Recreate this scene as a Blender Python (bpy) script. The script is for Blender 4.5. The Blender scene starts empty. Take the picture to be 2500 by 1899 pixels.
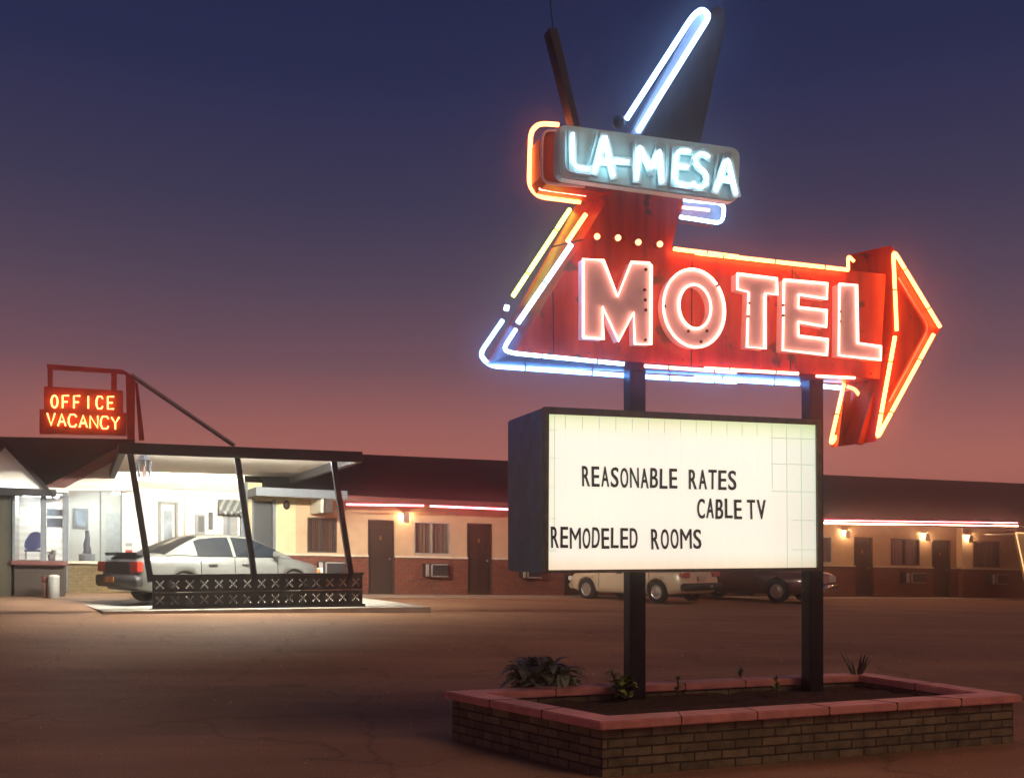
import bpy, bmesh, math, random
from mathutils import Vector, Matrix
random.seed(7)
C = bpy.context.scene
COL = C.collection
R = math.radians
# ------------------------------------------------------------------ camera, sky, exposure
F, XC, YH, EYE = 2430.6, 1250.0, 1340.0, 1.6          # focal length and horizon in pixels of the 2500 px photograph
cd = bpy.data.cameras.new('camera'); cam = bpy.data.objects.new('camera', cd); COL.objects.link(cam)
cd.sensor_width = 36; cd.lens = 35; cd.shift_y = 0.1562; cd.clip_end = 500; cd.clip_start = 0.1
cam.location = (0, 0, EYE); cam.rotation_euler = (R(90), 0, 0)
C.camera = cam
C.view_settings.view_transform = 'Standard'; C.view_settings.look = 'None'
C.view_settings.exposure = 0; C.view_settings.gamma = 1
C.cycles.use_denoising = True
C.cycles.max_bounces = 6; C.cycles.volume_bounces = 1; C.cycles.transparent_max_bounces = 12
C.cycles.sample_clamp_indirect = 4
C.cycles.caustics_reflective = False; C.cycles.caustics_refractive = False

def srgb(r, g, b):
    f = lambda c: (c/255/12.92) if c/255 <= .04045 else ((c/255+.055)/1.055)**2.4
    return (f(r), f(g), f(b), 1)

w = bpy.data.worlds.new('World'); C.world = w; w.use_nodes = True
nt = w.node_tree; nd = nt.nodes; lk = nt.links
bg = nd['Background']
tc = nd.new('ShaderNodeTexCoord'); sx = nd.new('ShaderNodeSeparateXYZ'); rp = nd.new('ShaderNodeValToRGB')
nz = nd.new('ShaderNodeTexNoise'); nz.inputs['Scale'].default_value = 1.3; nz.inputs['Detail'].default_value = 3
ma = nd.new('ShaderNodeMath'); ma.operation = 'MULTIPLY_ADD'; ma.inputs[1].default_value = .05
lk.new(tc.outputs['Generated'], sx.inputs[0]); lk.new(tc.outputs['Generated'], nz.inputs['Vector'])
lk.new(nz.outputs['Fac'], ma.inputs[0]); lk.new(sx.outputs['Z'], ma.inputs[2]); lk.new(ma.outputs[0], rp.inputs[0])
SKY = [(0.0, (156, 94, 84)), (.112, (176, 106, 95)), (.145, (160, 99, 94)), (.205, (112, 81, 91)), (.28, (83, 69, 87)),
       (.35, (62, 58, 83)), (.45, (43, 46, 79)), (.54, (35, 39, 71)), (1.0, (22, 25, 52))]
el = rp.color_ramp.elements
while len(el) < len(SKY): el.new(.5)
for e, (p, c) in zip(el, SKY): e.position = p; e.color = srgb(*c)
lk.new(rp.outputs[0], bg.inputs[0]); bg.inputs[1].default_value = 1.0
w.cycles.sampling_method = 'AUTOMATIC'

sl = bpy.data.lights.new('afterglow', 'SUN'); so_ = bpy.data.objects.new('afterglow', sl); COL.objects.link(so_)
sl.energy = .72; sl.color = (1, .60, .36); sl.angle = R(28)
so_.location = (10, -4, 12); so_.rotation_euler = Vector((.64, -.34, .69)).to_track_quat('Z', 'Y').to_euler()

# ------------------------------------------------------------------ materials
MAT = {}
def base(name):
    m = bpy.data.materials.new(name); m.use_nodes = True
    return m, m.node_tree, m.node_tree.nodes['Principled BSDF']
def mat(name, col, rough=.6, metal=0, noise=.15, scale=6, bump=0, bscale=40, coat=0, spec=.5):
    m, t, b = base(name)
    n = t.nodes.new('ShaderNodeTexNoise'); n.inputs['Scale'].default_value = scale; n.inputs['Detail'].default_value = 6
    tcn = t.nodes.new('ShaderNodeTexCoord'); t.links.new(tcn.outputs['Object'], n.inputs['Vector'])
    r = t.nodes.new('ShaderNodeValToRGB')
    r.color_ramp.elements[0].position = .3; r.color_ramp.elements[1].position = .7
    r.color_ramp.elements[0].color = tuple(c*(1-noise) for c in col[:3])+(1,)
    r.color_ramp.elements[1].color = tuple(min(1, c*(1+noise)) for c in col[:3])+(1,)
    t.links.new(n.outputs['Fac'], r.inputs[0]); t.links.new(r.outputs[0], b.inputs['Base Color'])
    b.inputs['Roughness'].default_value = rough; b.inputs['Metallic'].default_value = metal
    b.inputs['Specular IOR Level'].default_value = spec
    if coat: b.inputs['Coat Weight'].default_value = coat
    if bump:
        n2 = t.nodes.new('ShaderNodeTexNoise'); n2.inputs['Scale'].default_value = bscale; n2.inputs['Detail'].default_value = 8
        t.links.new(tcn.outputs['Object'], n2.inputs['Vector'])
        bp = t.nodes.new('ShaderNodeBump'); bp.inputs['Strength'].default_value = bump; bp.inputs['Distance'].default_value = .02
        t.links.new(n2.outputs['Fac'], bp.inputs['Height']); t.links.new(bp.outputs[0], b.inputs['Normal'])
    MAT[name] = m; return m
def emit(name, col, s, kill=False):
    m, t, b = base(name)
    b.inputs['Base Color'].default_value = (.6, .6, .6, 1); b.inputs['Roughness'].default_value = .3
    b.inputs['Emission Color'].default_value = col[:3]+(1,); b.inputs['Emission Strength'].default_value = s
    MAT[name] = m; return m
def brick(name, c1, c2, mortar, bw, bh, ms=.008, bump=.6):
    m, t, b = base(name)
    uv = t.nodes.new('ShaderNodeUVMap')
    br = t.nodes.new('ShaderNodeTexBrick'); br.inputs['Scale'].default_value = 1
    br.inputs['Brick Width'].default_value = bw; br.inputs['Row Height'].default_value = bh
    br.inputs['Mortar Size'].default_value = ms; br.inputs['Mortar Smooth'].default_value = .4; br.inputs['Bias'].default_value = 0
    br.inputs['Color1'].default_value = c1+(1,); br.inputs['Color2'].default_value = c2+(1,); br.inputs['Mortar'].default_value = mortar+(1,)
    wob = t.nodes.new('ShaderNodeTexNoise'); wob.inputs['Scale'].default_value = 14
    mx = t.nodes.new('ShaderNodeVectorMath'); mx.operation = 'MULTIPLY_ADD'
    mx.inputs[1].default_value = (.012, .012, 0)
    t.links.new(uv.outputs[0], wob.inputs['Vector']); t.links.new(wob.outputs['Color'], mx.inputs[0]); t.links.new(uv.outputs[0], mx.inputs[2])
    t.links.new(mx.outputs[0], br.inputs['Vector'])
    n = t.nodes.new('ShaderNodeTexNoise'); n.inputs['Scale'].default_value = 9; n.inputs['Detail'].default_value = 8
    t.links.new(uv.outputs[0], n.inputs['Vector'])
    mm = t.nodes.new('ShaderNodeMix'); mm.data_type = 'RGBA'; mm.blend_type = 'MULTIPLY'; mm.inputs[0].default_value = .8
    rr = t.nodes.new('ShaderNodeValToRGB'); rr.color_ramp.elements[0].color = (.45, .45, .45, 1); rr.color_ramp.elements[1].color = (1.3, 1.3, 1.2, 1)
    rr.color_ramp.elements[0].position = .3; rr.color_ramp.elements[1].position = .7
    t.links.new(n.outputs['Fac'], rr.inputs[0]); t.links.new(br.outputs['Color'], mm.inputs[6]); t.links.new(rr.outputs[0], mm.inputs[7])
    t.links.new(mm.outputs[2], b.inputs['Base Color'])
    bp = t.nodes.new('ShaderNodeBump'); bp.inputs['Strength'].default_value = bump; bp.inputs['Distance'].default_value = .01; bp.invert = True
    t.links.new(br.outputs['Fac'], bp.inputs['Height']); t.links.new(bp.outputs[0], b.inputs['Normal'])
    b.inputs['Roughness'].default_value = .8
    MAT[name] = m; return m
def stripes(name, c1, c2, freq, axis='U', rough=.7, sharp=.35):
    m, t, b = base(name)
    uv = t.nodes.new('ShaderNodeUVMap'); s = t.nodes.new('ShaderNodeSeparateXYZ'); t.links.new(uv.outputs[0], s.inputs[0])
    mu = t.nodes.new('ShaderNodeMath'); mu.operation = 'MULTIPLY'; mu.inputs[1].default_value = freq*6.283
    t.links.new(s.outputs[0 if axis == 'U' else 1], mu.inputs[0])
    nn = t.nodes.new('ShaderNodeTexNoise'); nn.inputs['Scale'].default_value = 5; t.links.new(uv.outputs[0], nn.inputs['Vector'])
    ad = t.nodes.new('ShaderNodeMath'); ad.operation = 'MULTIPLY_ADD'; ad.inputs[1].default_value = 1.5 if axis == 'U' else .15
    t.links.new(nn.outputs['Fac'], ad.inputs[0]); t.links.new(mu.outputs[0], ad.inputs[2])
    si = t.nodes.new('ShaderNodeMath'); si.operation = 'SINE'; t.links.new(ad.outputs[0], si.inputs[0])
    r = t.nodes.new('ShaderNodeValToRGB'); r.color_ramp.elements[0].color = c2+(1,); r.color_ramp.elements[1].color = c1+(1,)
    r.color_ramp.elements[0].position = 0; r.color_ramp.elements[1].position = sharp
    t.links.new(si.outputs[0], r.inputs[0]); t.links.new(r.outputs[0], b.inputs['Base Color'])
    b.inputs['Roughness'].default_value = rough
    MAT[name] = m; return m
def glass(name, tint=(.9, .95, 1), refl=.12):
    m, t, b = base(name)
    t.nodes.remove(b); out = t.nodes['Material Output']
    tr = t.nodes.new('ShaderNodeBsdfTransparent'); tr.inputs[0].default_value = tint+(1,)
    gl = t.nodes.new('ShaderNodeBsdfGlossy'); gl.inputs['Roughness'].default_value = .03
    mi = t.nodes.new('ShaderNodeMixShader'); mi.inputs[0].default_value = refl
    t.links.new(tr.outputs[0], mi.inputs[1]); t.links.new(gl.outputs[0], mi.inputs[2]); t.links.new(mi.outputs[0], out.inputs[0])
    MAT[name] = m; return m

mat('sign_red', (.36, .030, .016), .38, noise=.22, scale=3, bump=.12, bscale=9)
mat('sign_red_side', (.3, .035, .02), .45, noise=.25, scale=4)
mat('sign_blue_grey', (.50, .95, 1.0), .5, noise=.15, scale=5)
mat('fin_dark', (.008, .009, .012), .8, noise=.3, scale=4)
mat('fin_grey', (.16, .17, .19), .5)
mat('letter_pink', (.92, .76, .80), .5, noise=.08, scale=8)
mat('letter_white', (.6, .86, .9), .5)
mat('steel_dark', (.007, .008, .013), .45, noise=.3, scale=10, spec=.4)
mat('frame_metal', (.10, .085, .055), .5, metal=.3, noise=.3, scale=12)
mat('black_plastic', (.006, .006, .008), .4)
mat('black_paint', (.01, .011, .013), .5, noise=.3)
mat('soil', (.05, .024, .012), .95, noise=.5, scale=14, bump=.8, bscale=30)
mat('cap', (.66, .30, .25), .28, noise=.2, scale=7, bump=.25, bscale=50)
mat('white_wall', (.72, .68, .56), .75, noise=.06, scale=3, bump=.1, bscale=60)
stripes('siding', (.84, .80, .70), (.72, .68, .58), 6, 'V', sharp=.22)
stripes('ceiling_plank', (.86, .81, .70), (.7, .65, .54), 3.2, 'V', sharp=.2)
mat('motel_wall', (.50, .34, .20), .85, noise=.1, scale=4, bump=.15, bscale=60)
mat('office_wall', (.62, .52, .30), .85, noise=.1, scale=4, bump=.15, bscale=60)
brick('motel_brick', (.22, .055, .028), (.13, .035, .02), (.05, .03, .022), .22, .075)
brick('tan_brick', (.24, .17, .075), (.16, .11, .05), (.07, .05, .03), .22, .075)
brick('planter_brick', (.24, .21, .12), (.14, .12, .07), (.05, .042, .03), .23, .068, ms=.008, bump=.9)
stripes('roof_shingle', (.004, .004, .004), (.002, .002, .002), 4, 'V', .9)
mat('roof_dark', (.012, .01, .011), .95, noise=.4, scale=10)
mat('door_wood', (.022, .010, .006), .5, noise=.35, scale=9)
mat('door_white', (.55, .56, .5), .5)
mat('trim_dark', (.03, .018, .012), .6)
mat('trim_cream', (.62, .56, .42), .7)
mat('trim_grey', (.13, .145, .16), .6)
mat('trim_red', (.12, .035, .025), .6, noise=.3, scale=8)
stripes('curtain', (.20, .095, .04), (.035, .014, .008), 9, 'U')
stripes('curtain_tan', (.30, .17, .07), (.09, .04, .02), 8, 'U')
mat('brass', (.5, .33, .1), .3, metal=.9)
mat('aluminium', (.45, .43, .38), .4, metal=.5)
mat('concrete', (.30, .25, .2), .85, noise=.2, scale=5, bump=.3, bscale=50)
mat('slab_concrete', (.45, .43, .37), .8, noise=.2, scale=3, bump=.3, bscale=50)
mat('breeze', (.012, .013, .016), .7, noise=.3, scale=30)
mat('tyre', (.012, .012, .012), .8)
mat('hubcap', (.5, .48, .42), .3, metal=.8)
mat('car_silver', (.15, .155, .145), .28, metal=.35, noise=.03, coat=.8)
mat('car_cream', (.75, .62, .40), .3, metal=.2, noise=.03, coat=.7)
mat('car_maroon', (.11, .018, .013), .3, metal=.2, noise=.06, coat=.7)
mat('car_glass', (.008, .01, .013), .06, noise=0, spec=.4)
mat('car_dark', (.014, .014, .016), .5)
mat('tail_red', (.45, .03, .015), .2, noise=.05, coat=.8)
mat('lamp_clear', (.7, .7, .66), .12, noise=.02, coat=.8)
mat('chrome', (.6, .6, .62), .15, metal=1, noise=0)
mat('plate', (.55, .5, .4), .4)
mat('leaf_dark', (.36, .44, .24), .5, noise=.45, scale=16)
mat('leaf_bright', (.32, .42, .10), .45, noise=.45, scale=16)
mat('leaf_dull', (.06, .07, .05), .6, noise=.4, scale=16)
mat('stem', (.05, .045, .02), .7)
mat('chair_blue', (.03, .08, .22), .6)
mat('plastic_grey', (.25, .25, .23), .6)
mat('picture', (.25, .3, .33), .5, noise=.5, scale=3)
mat('office_red', (.42, .035, .02), .5, noise=.25, scale=6)
mat('amber', (.5, .2, .06), .3)
glass('window_glass'); glass('lantern_glass', (.8, .85, .85), .2)
emit('neon_red', (1, .17, .035), 18)
emit('neon_pinkred', (1, .26, .16), 10)
emit('neon_letter', (1, .38, .26), 7)
emit('neon_blue', (.12, .36, 1), 17)
emit('neon_ice', (.32, .60, 1), 11)
emit('neon_white', (.62, .86, 1), 5)
emit('neon_spike', (.28, .52, 1), 14)
emit('neon_yellow', (.85, .95, .12), 7)
emit('neon_pink', (1, .14, .18), 18)
emit('neon_cream', (1, .52, .28), 22)
emit('neon_small', (1, .55, .22), 2.2)
emit('neon_office', (1, .34, .08), 8)
emit('bulb_glow', (1, .5, .2), 3)
emit('wall_lamp_glow', (1, .64, .36), 800)
emit('fluorescent', (1, .96, .84), 1250)
emit('added_uplight_glow', (1, .95, .82), 190)
emit('added_gable_glow', (.76, .84, 1), 50)
emit('room_light', (.95, .98, .95), 80)
# backlit marquee panel: fluorescent tubes behind translucent plastic
m, t, b = base('marquee_panel')
uvn = t.nodes.new('ShaderNodeTexCoord'); sp = t.nodes.new('ShaderNodeSeparateXYZ'); t.links.new(uvn.outputs['Object'], sp.inputs[0])
wn = t.nodes.new('ShaderNodeTexNoise'); wn.inputs['Scale'].default_value = 1.1; wn.inputs['Detail'].default_value = 3
t.links.new(uvn.outputs['Object'], wn.inputs['Vector'])
wr = t.nodes.new('ShaderNodeValToRGB')
wr.color_ramp.elements[0].position = .35; wr.color_ramp.elements[0].color = (1.0, .91, .78, 1)
wr.color_ramp.elements[1].position = .65; wr.color_ramp.elements[1].color = (1.0, .98, .82, 1)
t.links.new(wn.outputs['Fac'], wr.inputs[0]); t.links.new(wr.outputs[0], b.inputs['Emission Color'])
def ramp(src, stops):
    r = t.nodes.new('ShaderNodeValToRGB'); e_ = r.color_ramp.elements
    while len(e_) < len(stops): e_.new(.5)
    for e, (p, c) in zip(e_, stops): e.position = p; e.color = c+(1,)
    t.links.new(src, r.inputs[0]); return r.outputs[0]
sg = t.nodes.new('ShaderNodeSeparateXYZ'); t.links.new(uvn.outputs['Generated'], sg.inputs[0])
rz_ = ramp(sg.outputs['Z'], [(0, (.94, .80, .66)), (.10, (1, .97, .95)), (.84, (1, 1, 1)), (.92, (.96, 1, .84)), (.985, (.78, .88, .58))])
rx_ = ramp(sg.outputs['X'], [(0, (.85, .97, .85)), (.03, (1, 1, 1)), (.78, (1, 1, 1)), (.9, (.86, .93, .92)), (1, (.74, .86, .84))])
def mul(a, c):
    x = t.nodes.new('ShaderNodeMix'); x.data_type = 'RGBA'; x.blend_type = 'MULTIPLY'; x.inputs[0].default_value = 1
    t.links.new(a, x.inputs[6]); t.links.new(c, x.inputs[7]); return x.outputs[2]
t.links.new(mul(mul(wr.outputs[0], rz_), rx_), b.inputs['Emission Color'])
b.inputs['Emission Strength'].default_value = .97; b.inputs['Base Color'].default_value = (.6, .6, .5, 1)
MAT['marquee_panel'] = m
# asphalt lot
m, t, b = base('asphalt'); MAT['asphalt'] = m
tcn = t.nodes.new('ShaderNodeTexCoord'); mp = t.nodes.new('ShaderNodeMapping'); mp.inputs['Scale'].default_value = (.22, .9, 1); mp.inputs['Rotation'].default_value = (0, 0, R(-8))
t.links.new(tcn.outputs['Object'], mp.inputs[0])
n1 = t.nodes.new('ShaderNodeTexNoise'); n1.inputs['Scale'].default_value = 1.1; n1.inputs['Detail'].default_value = 9; n1.inputs['Roughness'].default_value = .6
t.links.new(mp.outputs[0], n1.inputs['Vector'])
r1 = t.nodes.new('ShaderNodeValToRGB'); r1.color_ramp.elements[0].position = .32; r1.color_ramp.elements[1].position = .7
r1.color_ramp.elements[0].color = (.24, .135, .074, 1); r1.color_ramp.elements[1].color = (.44, .26, .15, 1)
n3 = t.nodes.new('ShaderNodeTexNoise'); n3.inputs['Scale'].default_value = 70; n3.inputs['Detail'].default_value = 4
t.links.new(tcn.outputs['Object'], n3.inputs['Vector'])
r3b = t.nodes.new('ShaderNodeValToRGB'); r3b.color_ramp.elements[0].position = .35; r3b.color_ramp.elements[1].position = .75
r3b.color_ramp.elements[0].color = (.55, .55, .55, 1); r3b.color_ramp.elements[1].color = (1.6, 1.5, 1.42, 1)
mm = t.nodes.new('ShaderNodeMix'); mm.data_type = 'RGBA'; mm.blend_type = 'MULTIPLY'; mm.inputs[0].default_value = 1
t.links.new(n1.outputs['Fac'], r1.inputs[0]); t.links.new(n3.outputs['Fac'], r3b.inputs[0])
t.links.new(r1.outputs[0], mm.inputs[6]); t.links.new(r3b.outputs[0], mm.inputs[7]); wv_ = t.nodes.new('ShaderNodeTexNoise'); wv_.inputs['Scale'].default_value = 1.5; wv_.inputs['Detail'].default_value = 5
t.links.new(tcn.outputs['Object'], wv_.inputs['Vector'])
va = t.nodes.new('ShaderNodeVectorMath'); va.operation = 'MULTIPLY_ADD'; va.inputs[1].default_value = (1.3, 1.3, 0)
t.links.new(wv_.outputs['Color'], va.inputs[0]); t.links.new(tcn.outputs['Object'], va.inputs[2])
vo = t.nodes.new('ShaderNodeTexVoronoi'); vo.feature = 'DISTANCE_TO_EDGE'; vo.inputs['Scale'].default_value = .38
t.links.new(va.outputs[0], vo.inputs['Vector'])
cr_ = t.nodes.new('ShaderNodeValToRGB'); cr_.color_ramp.elements[0].position = 0; cr_.color_ramp.elements[0].color = (.62, .62, .62, 1)
cr_.color_ramp.elements[1].position = .012; cr_.color_ramp.elements[1].color = (1, 1, 1, 1); t.links.new(vo.outputs['Distance'], cr_.inputs[0])
n4 = t.nodes.new('ShaderNodeTexNoise'); n4.inputs['Scale'].default_value = .55; n4.inputs['Detail'].default_value = 7; t.links.new(tcn.outputs['Object'], n4.inputs['Vector'])
st_ = t.nodes.new('ShaderNodeValToRGB'); st_.color_ramp.elements[0].position = .40; st_.color_ramp.elements[0].color = (.93, .92, .91, 1)
st_.color_ramp.elements[1].position = .52; st_.color_ramp.elements[1].color = (1, 1, 1, 1); t.links.new(n4.outputs['Fac'], st_.inputs[0])
def mulc(a, c):
    x = t.nodes.new('ShaderNodeMix'); x.data_type = 'RGBA'; x.blend_type = 'MULTIPLY'; x.inputs[0].default_value = 1
    t.links.new(a, x.inputs[6]); t.links.new(c, x.inputs[7]); return x.outputs[2]
t.links.new(mulc(mulc(mm.outputs[2], cr_.outputs[0]), st_.outputs[0]), b.inputs['Base Color'])
ht = t.nodes.new('ShaderNodeMath'); ht.operation = 'ADD'; t.links.new(n3.outputs['Fac'], ht.inputs[0]); t.links.new(cr_.outputs[0], ht.inputs[1])
bp = t.nodes.new('ShaderNodeBump'); bp.inputs['Strength'].default_value = .8; bp.inputs['Distance'].default_value = .012
t.links.new(ht.outputs[0], bp.inputs['Height']); t.links.new(bp.outputs[0], b.inputs['Normal'])
b.inputs['Roughness'].default_value = .62; b.inputs['Specular IOR Level'].default_value = .35

def weathered(name, c1, c2, rust, rough=.42):
    m, t, b = base(name); tcn = t.nodes.new('ShaderNodeTexCoord')
    mp = t.nodes.new('ShaderNodeMapping'); mp.inputs['Scale'].default_value = (7, 7, .8); t.links.new(tcn.outputs['Object'], mp.inputs[0])
    n1 = t.nodes.new('ShaderNodeTexNoise'); n1.inputs['Scale'].default_value = 1.6; n1.inputs['Detail'].default_value = 8; t.links.new(mp.outputs[0], n1.inputs['Vector'])
    r1 = t.nodes.new('ShaderNodeValToRGB'); e = r1.color_ramp.elements; e[0].position = .36; e[0].color = c2+(1,); e[1].position = .62; e[1].color = c1+(1,)
    t.links.new(n1.outputs['Fac'], r1.inputs[0])
    n2 = t.nodes.new('ShaderNodeTexNoise'); n2.inputs['Scale'].default_value = 5; n2.inputs['Detail'].default_value = 10; t.links.new(tcn.outputs['Object'], n2.inputs['Vector'])
    r2 = t.nodes.new('ShaderNodeValToRGB'); e = r2.color_ramp.elements; e[0].position = .62; e[0].color = (0, 0, 0, 1); e[1].position = .68; e[1].color = (1, 1, 1, 1)
    t.links.new(n2.outputs['Fac'], r2.inputs[0])
    mx = t.nodes.new('ShaderNodeMix'); mx.data_type = 'RGBA'; t.links.new(r2.outputs[0], mx.inputs[0]); t.links.new(r1.outputs[0], mx.inputs[6]); mx.inputs[7].default_value = rust+(1,)
    t.links.new(mx.outputs[2], b.inputs['Base Color']); b.inputs['Roughness'].default_value = rough
    bp = t.nodes.new('ShaderNodeBump'); bp.inputs['Strength'].default_value = .25; bp.inputs['Distance'].default_value = .02
    n3 = t.nodes.new('ShaderNodeTexNoise'); n3.inputs['Scale'].default_value = 2.2; t.links.new(tcn.outputs['Object'], n3.inputs['Vector'])
    t.links.new(n3.outputs['Fac'], bp.inputs['Height']); t.links.new(bp.outputs[0], b.inputs['Normal']); MAT[name] = m
weathered('sign_red', (.56, .052, .026), (.36, .028, .016), (.12, .035, .018))
weathered('fin_dark', (.014, .015, .02), (.006, .007, .009), (.03, .018, .012), .6)
# ------------------------------------------------------------------ builders
class MB:
    def __init__(s): s.v = []; s.f = []
    def add(s, vs, fs):
        o = len(s.v); s.v += [Vector(p) for p in vs]; s.f += [[i+o for i in f] for f in fs]; return s
    def prism(s, pts, off):
        n = len(pts); off = Vector(off)
        a = [Vector(p) for p in pts]; b_ = [p+off for p in a]
        return s.add(a+b_, [list(range(n)), list(range(2*n-1, n-1, -1))]+[[i, i+n, (i+1) % n+n, (i+1) % n] for i in range(n)])
    def hexa(s, p):                       # 8 corners: bottom 4, top 4
        return s.add(p, [[3, 2, 1, 0], [4, 5, 6, 7], [0, 1, 5, 4], [1, 2, 6, 5], [2, 3, 7, 6], [3, 0, 4, 7]])
    def box(s, x0, x1, y0, y1, z0, z1):
        return s.hexa([(x0, y0, z0), (x1, y0, z0), (x1, y1, z0), (x0, y1, z0), (x0, y0, z1), (x1, y0, z1), (x1, y1, z1), (x0, y1, z1)])
    def tube(s, path, r, n=8, closed=False, r1=None):
        P = [Vector(p) for p in path]; rings = []; k = len(P)
        up = None
        for i, p in enumerate(P):
            a = P[(i-1) % k] if (closed or i) else P[0]; c_ = P[(i+1) % k] if (closed or i < k-1) else P[-1]
            tg = (c_-a).normalized()
            if up is None: up = tg.orthogonal().normalized()
            up = (up-tg*up.dot(tg)); up = up.normalized() if up.length > 1e-6 else tg.orthogonal().normalized()
            sd = tg.cross(up); rr = r if r1 is None else r+(r1-r)*i/(k-1)
            rings.append([p+(up*math.cos(q)+sd*math.sin(q))*rr for q in [2*math.pi*j/n for j in range(n)]])
        vs = [v for g in rings for v in g]; fs = []
        for i in range(k if closed else k-1):
            for j in range(n):
                a = i*n; b_ = ((i+1) % k)*n
                fs.append([a+j, a+(j+1) % n, b_+(j+1) % n, b_+j])
        if not closed: fs += [list(range(n-1, -1, -1)), [(k-1)*n+j for j in range(n)]]
        return s.add(vs, fs)
    def sphere(s, c, r, n=12, sz=1):
        c = Vector(c); vs = [c+Vector((0, 0, r*sz))]; m_ = n//2
        for i in range(1, m_):
            th = math.pi*i/m_
            vs += [c+Vector((r*math.sin(th)*math.cos(2*math.pi*j/n), r*math.sin(th)*math.sin(2*math.pi*j/n), r*sz*math.cos(th))) for j in range(n)]
        vs.append(c-Vector((0, 0, r*sz))); fs = []
        for j in range(n): fs.append([0, 1+j, 1+(j+1) % n])
        for i in range(m_-2):
            for j in range(n):
                a = 1+i*n; fs.append([a+j, a+n+j, a+n+(j+1) % n, a+(j+1) % n])
        e = len(vs)-1; a = 1+(m_-2)*n
        for j in range(n): fs.append([a+j, e, a+(j+1) % n])
        return s.add(vs, fs)
def root_loc(o):
    v = Vector((0, 0, 0))
    while o is not None:
        v = v+o.location; o = o.parent
    return v
def obj(name, mb, material, parent=None, smooth=False, local=False, loc=None, bevel=0, tag_=None):
    o = bpy.data.objects.new(name, bpy.data.meshes.new(name)); COL.objects.link(o)
    if parent is not None:
        o.parent = parent; base_ = Vector((0, 0, 0)) if local else root_loc(parent)
    else:
        if loc is None and not local:
            xs = [v.x for v in mb.v]; ys = [v.y for v in mb.v]; zs = [v.z for v in mb.v]
            loc = ((min(xs)+max(xs))/2, (min(ys)+max(ys))/2, min(zs))
        base_ = Vector(loc or (0, 0, 0)); o.location = base_
    me = o.data; me.from_pydata([v-base_ for v in mb.v], [], mb.f); me.update()
    bm = bmesh.new(); bm.from_mesh(me)
    bmesh.ops.recalc_face_normals(bm, faces=bm.faces)
    if bevel:
        bmesh.ops.bevel(bm, geom=bm.edges[:], offset=bevel, segments=2, affect='EDGES')
    uvl = bm.loops.layers.uv.new('UVMap')
    for f in bm.faces:
        f.smooth = smooth; n = f.normal
        if abs(n.z) > .8: tu, tv = Vector((1, 0, 0)), Vector((0, 1, 0))
        else:
            tu = Vector((0, 0, 1)).cross(n).normalized(); tv = n.cross(tu)
        for l in f.loops:
            p = l.vert.co+base_; l[uvl].uv = (p.dot(tu), p.dot(tv))
    bm.to_mesh(me); bm.free()
    me.materials.append(MAT[material] if isinstance(material, str) else material)
    if tag_: tag(o, *tag_)
    return o
def tag(o, label, cat=None, group=None):
    o['label'] = label
    if cat: o['category'] = cat
    if group: o['group'] = group
    return o
def thing(name, loc, label, cat, group=None, rz=0):
    o = bpy.data.objects.new(name, None); COL.objects.link(o); o.location = loc; o.rotation_euler = (0, 0, rz)
    o.empty_display_size = .2
    return tag(o, label, cat, group)
def struct(name, mb, material, smooth=False):
    o = obj(name, mb, material, smooth=smooth, loc=(0, 0, 0)); o['kind'] = 'structure'; return o
def copy_tree(o, parent=None):
    c = o.copy(); COL.objects.link(c); c.parent = parent
    for ch in list(o.children): copy_tree(ch, c)
    return c

class Plane:                               # vertical plane; hit() turns a photo pixel into a point on it
    def __init__(s, x, y, z, deg, slope=0):
        s.O = Vector((x, y, z)); a = R(deg)
        s.d = Vector((math.cos(a), math.sin(a), slope)); s.n = Vector((math.sin(a), -math.cos(a), 0))
    def hit(s, px, py, off=0):
        r = Vector(((px-XC)/F, 1, (YH-py)/F)); o = s.O+s.n*off; e = Vector((0, 0, EYE))
        return e+r*((o-e).dot(s.n)/r.dot(s.n))
    def uv(s, px, py, off=0):
        p = s.hit(px, py, off)-s.O-s.n*off; u = Vector((p.x, p.y, 0)).dot(Vector((s.d.x, s.d.y, 0)))
        return u, p.z-s.d.z*u
    def at(s, u, v, off=0): return s.O+s.d*u+s.n*off+Vector((0, 0, v))
    def box(s, mb, u0, u1, v0, v1, o0, o1):
        return mb.hexa([s.at(u0, v0, o1), s.at(u1, v0, o1), s.at(u1, v0, o0), s.at(u0, v0, o0),
                        s.at(u0, v1, o1), s.at(u1, v1, o1), s.at(u1, v1, o0), s.at(u0, v1, o0)])
c1 = lambda x, y: (1150+x/3, y/3)
c2 = lambda x, y: (1150+x/3.2308, 460+y/3.2308)
c3 = lambda x, y: (1700+x/2.897, 540+y/2.897)
c4 = lambda x, y: (1200+x/2.633, 960+y/2.633)
def smooth_path(pts, k=4):                 # round the corners of a polyline
    out = [Vector(pts[0])]
    for i in range(1, len(pts)-1):
        a, b_, c_ = map(Vector, pts[i-1:i+2])
        ra = min((a-b_).length*.4, .07); rc = min((c_-b_).length*.4, .07)
        p, q = b_+(a-b_).normalized()*ra, b_+(c_-b_).normalized()*rc
        for j in range(k+1):
            t_ = j/k; out.append(p*(1-t_)**2+b_*2*t_*(1-t_)+q*t_**2)
    out.append(Vector(pts[-1])); return out

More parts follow.
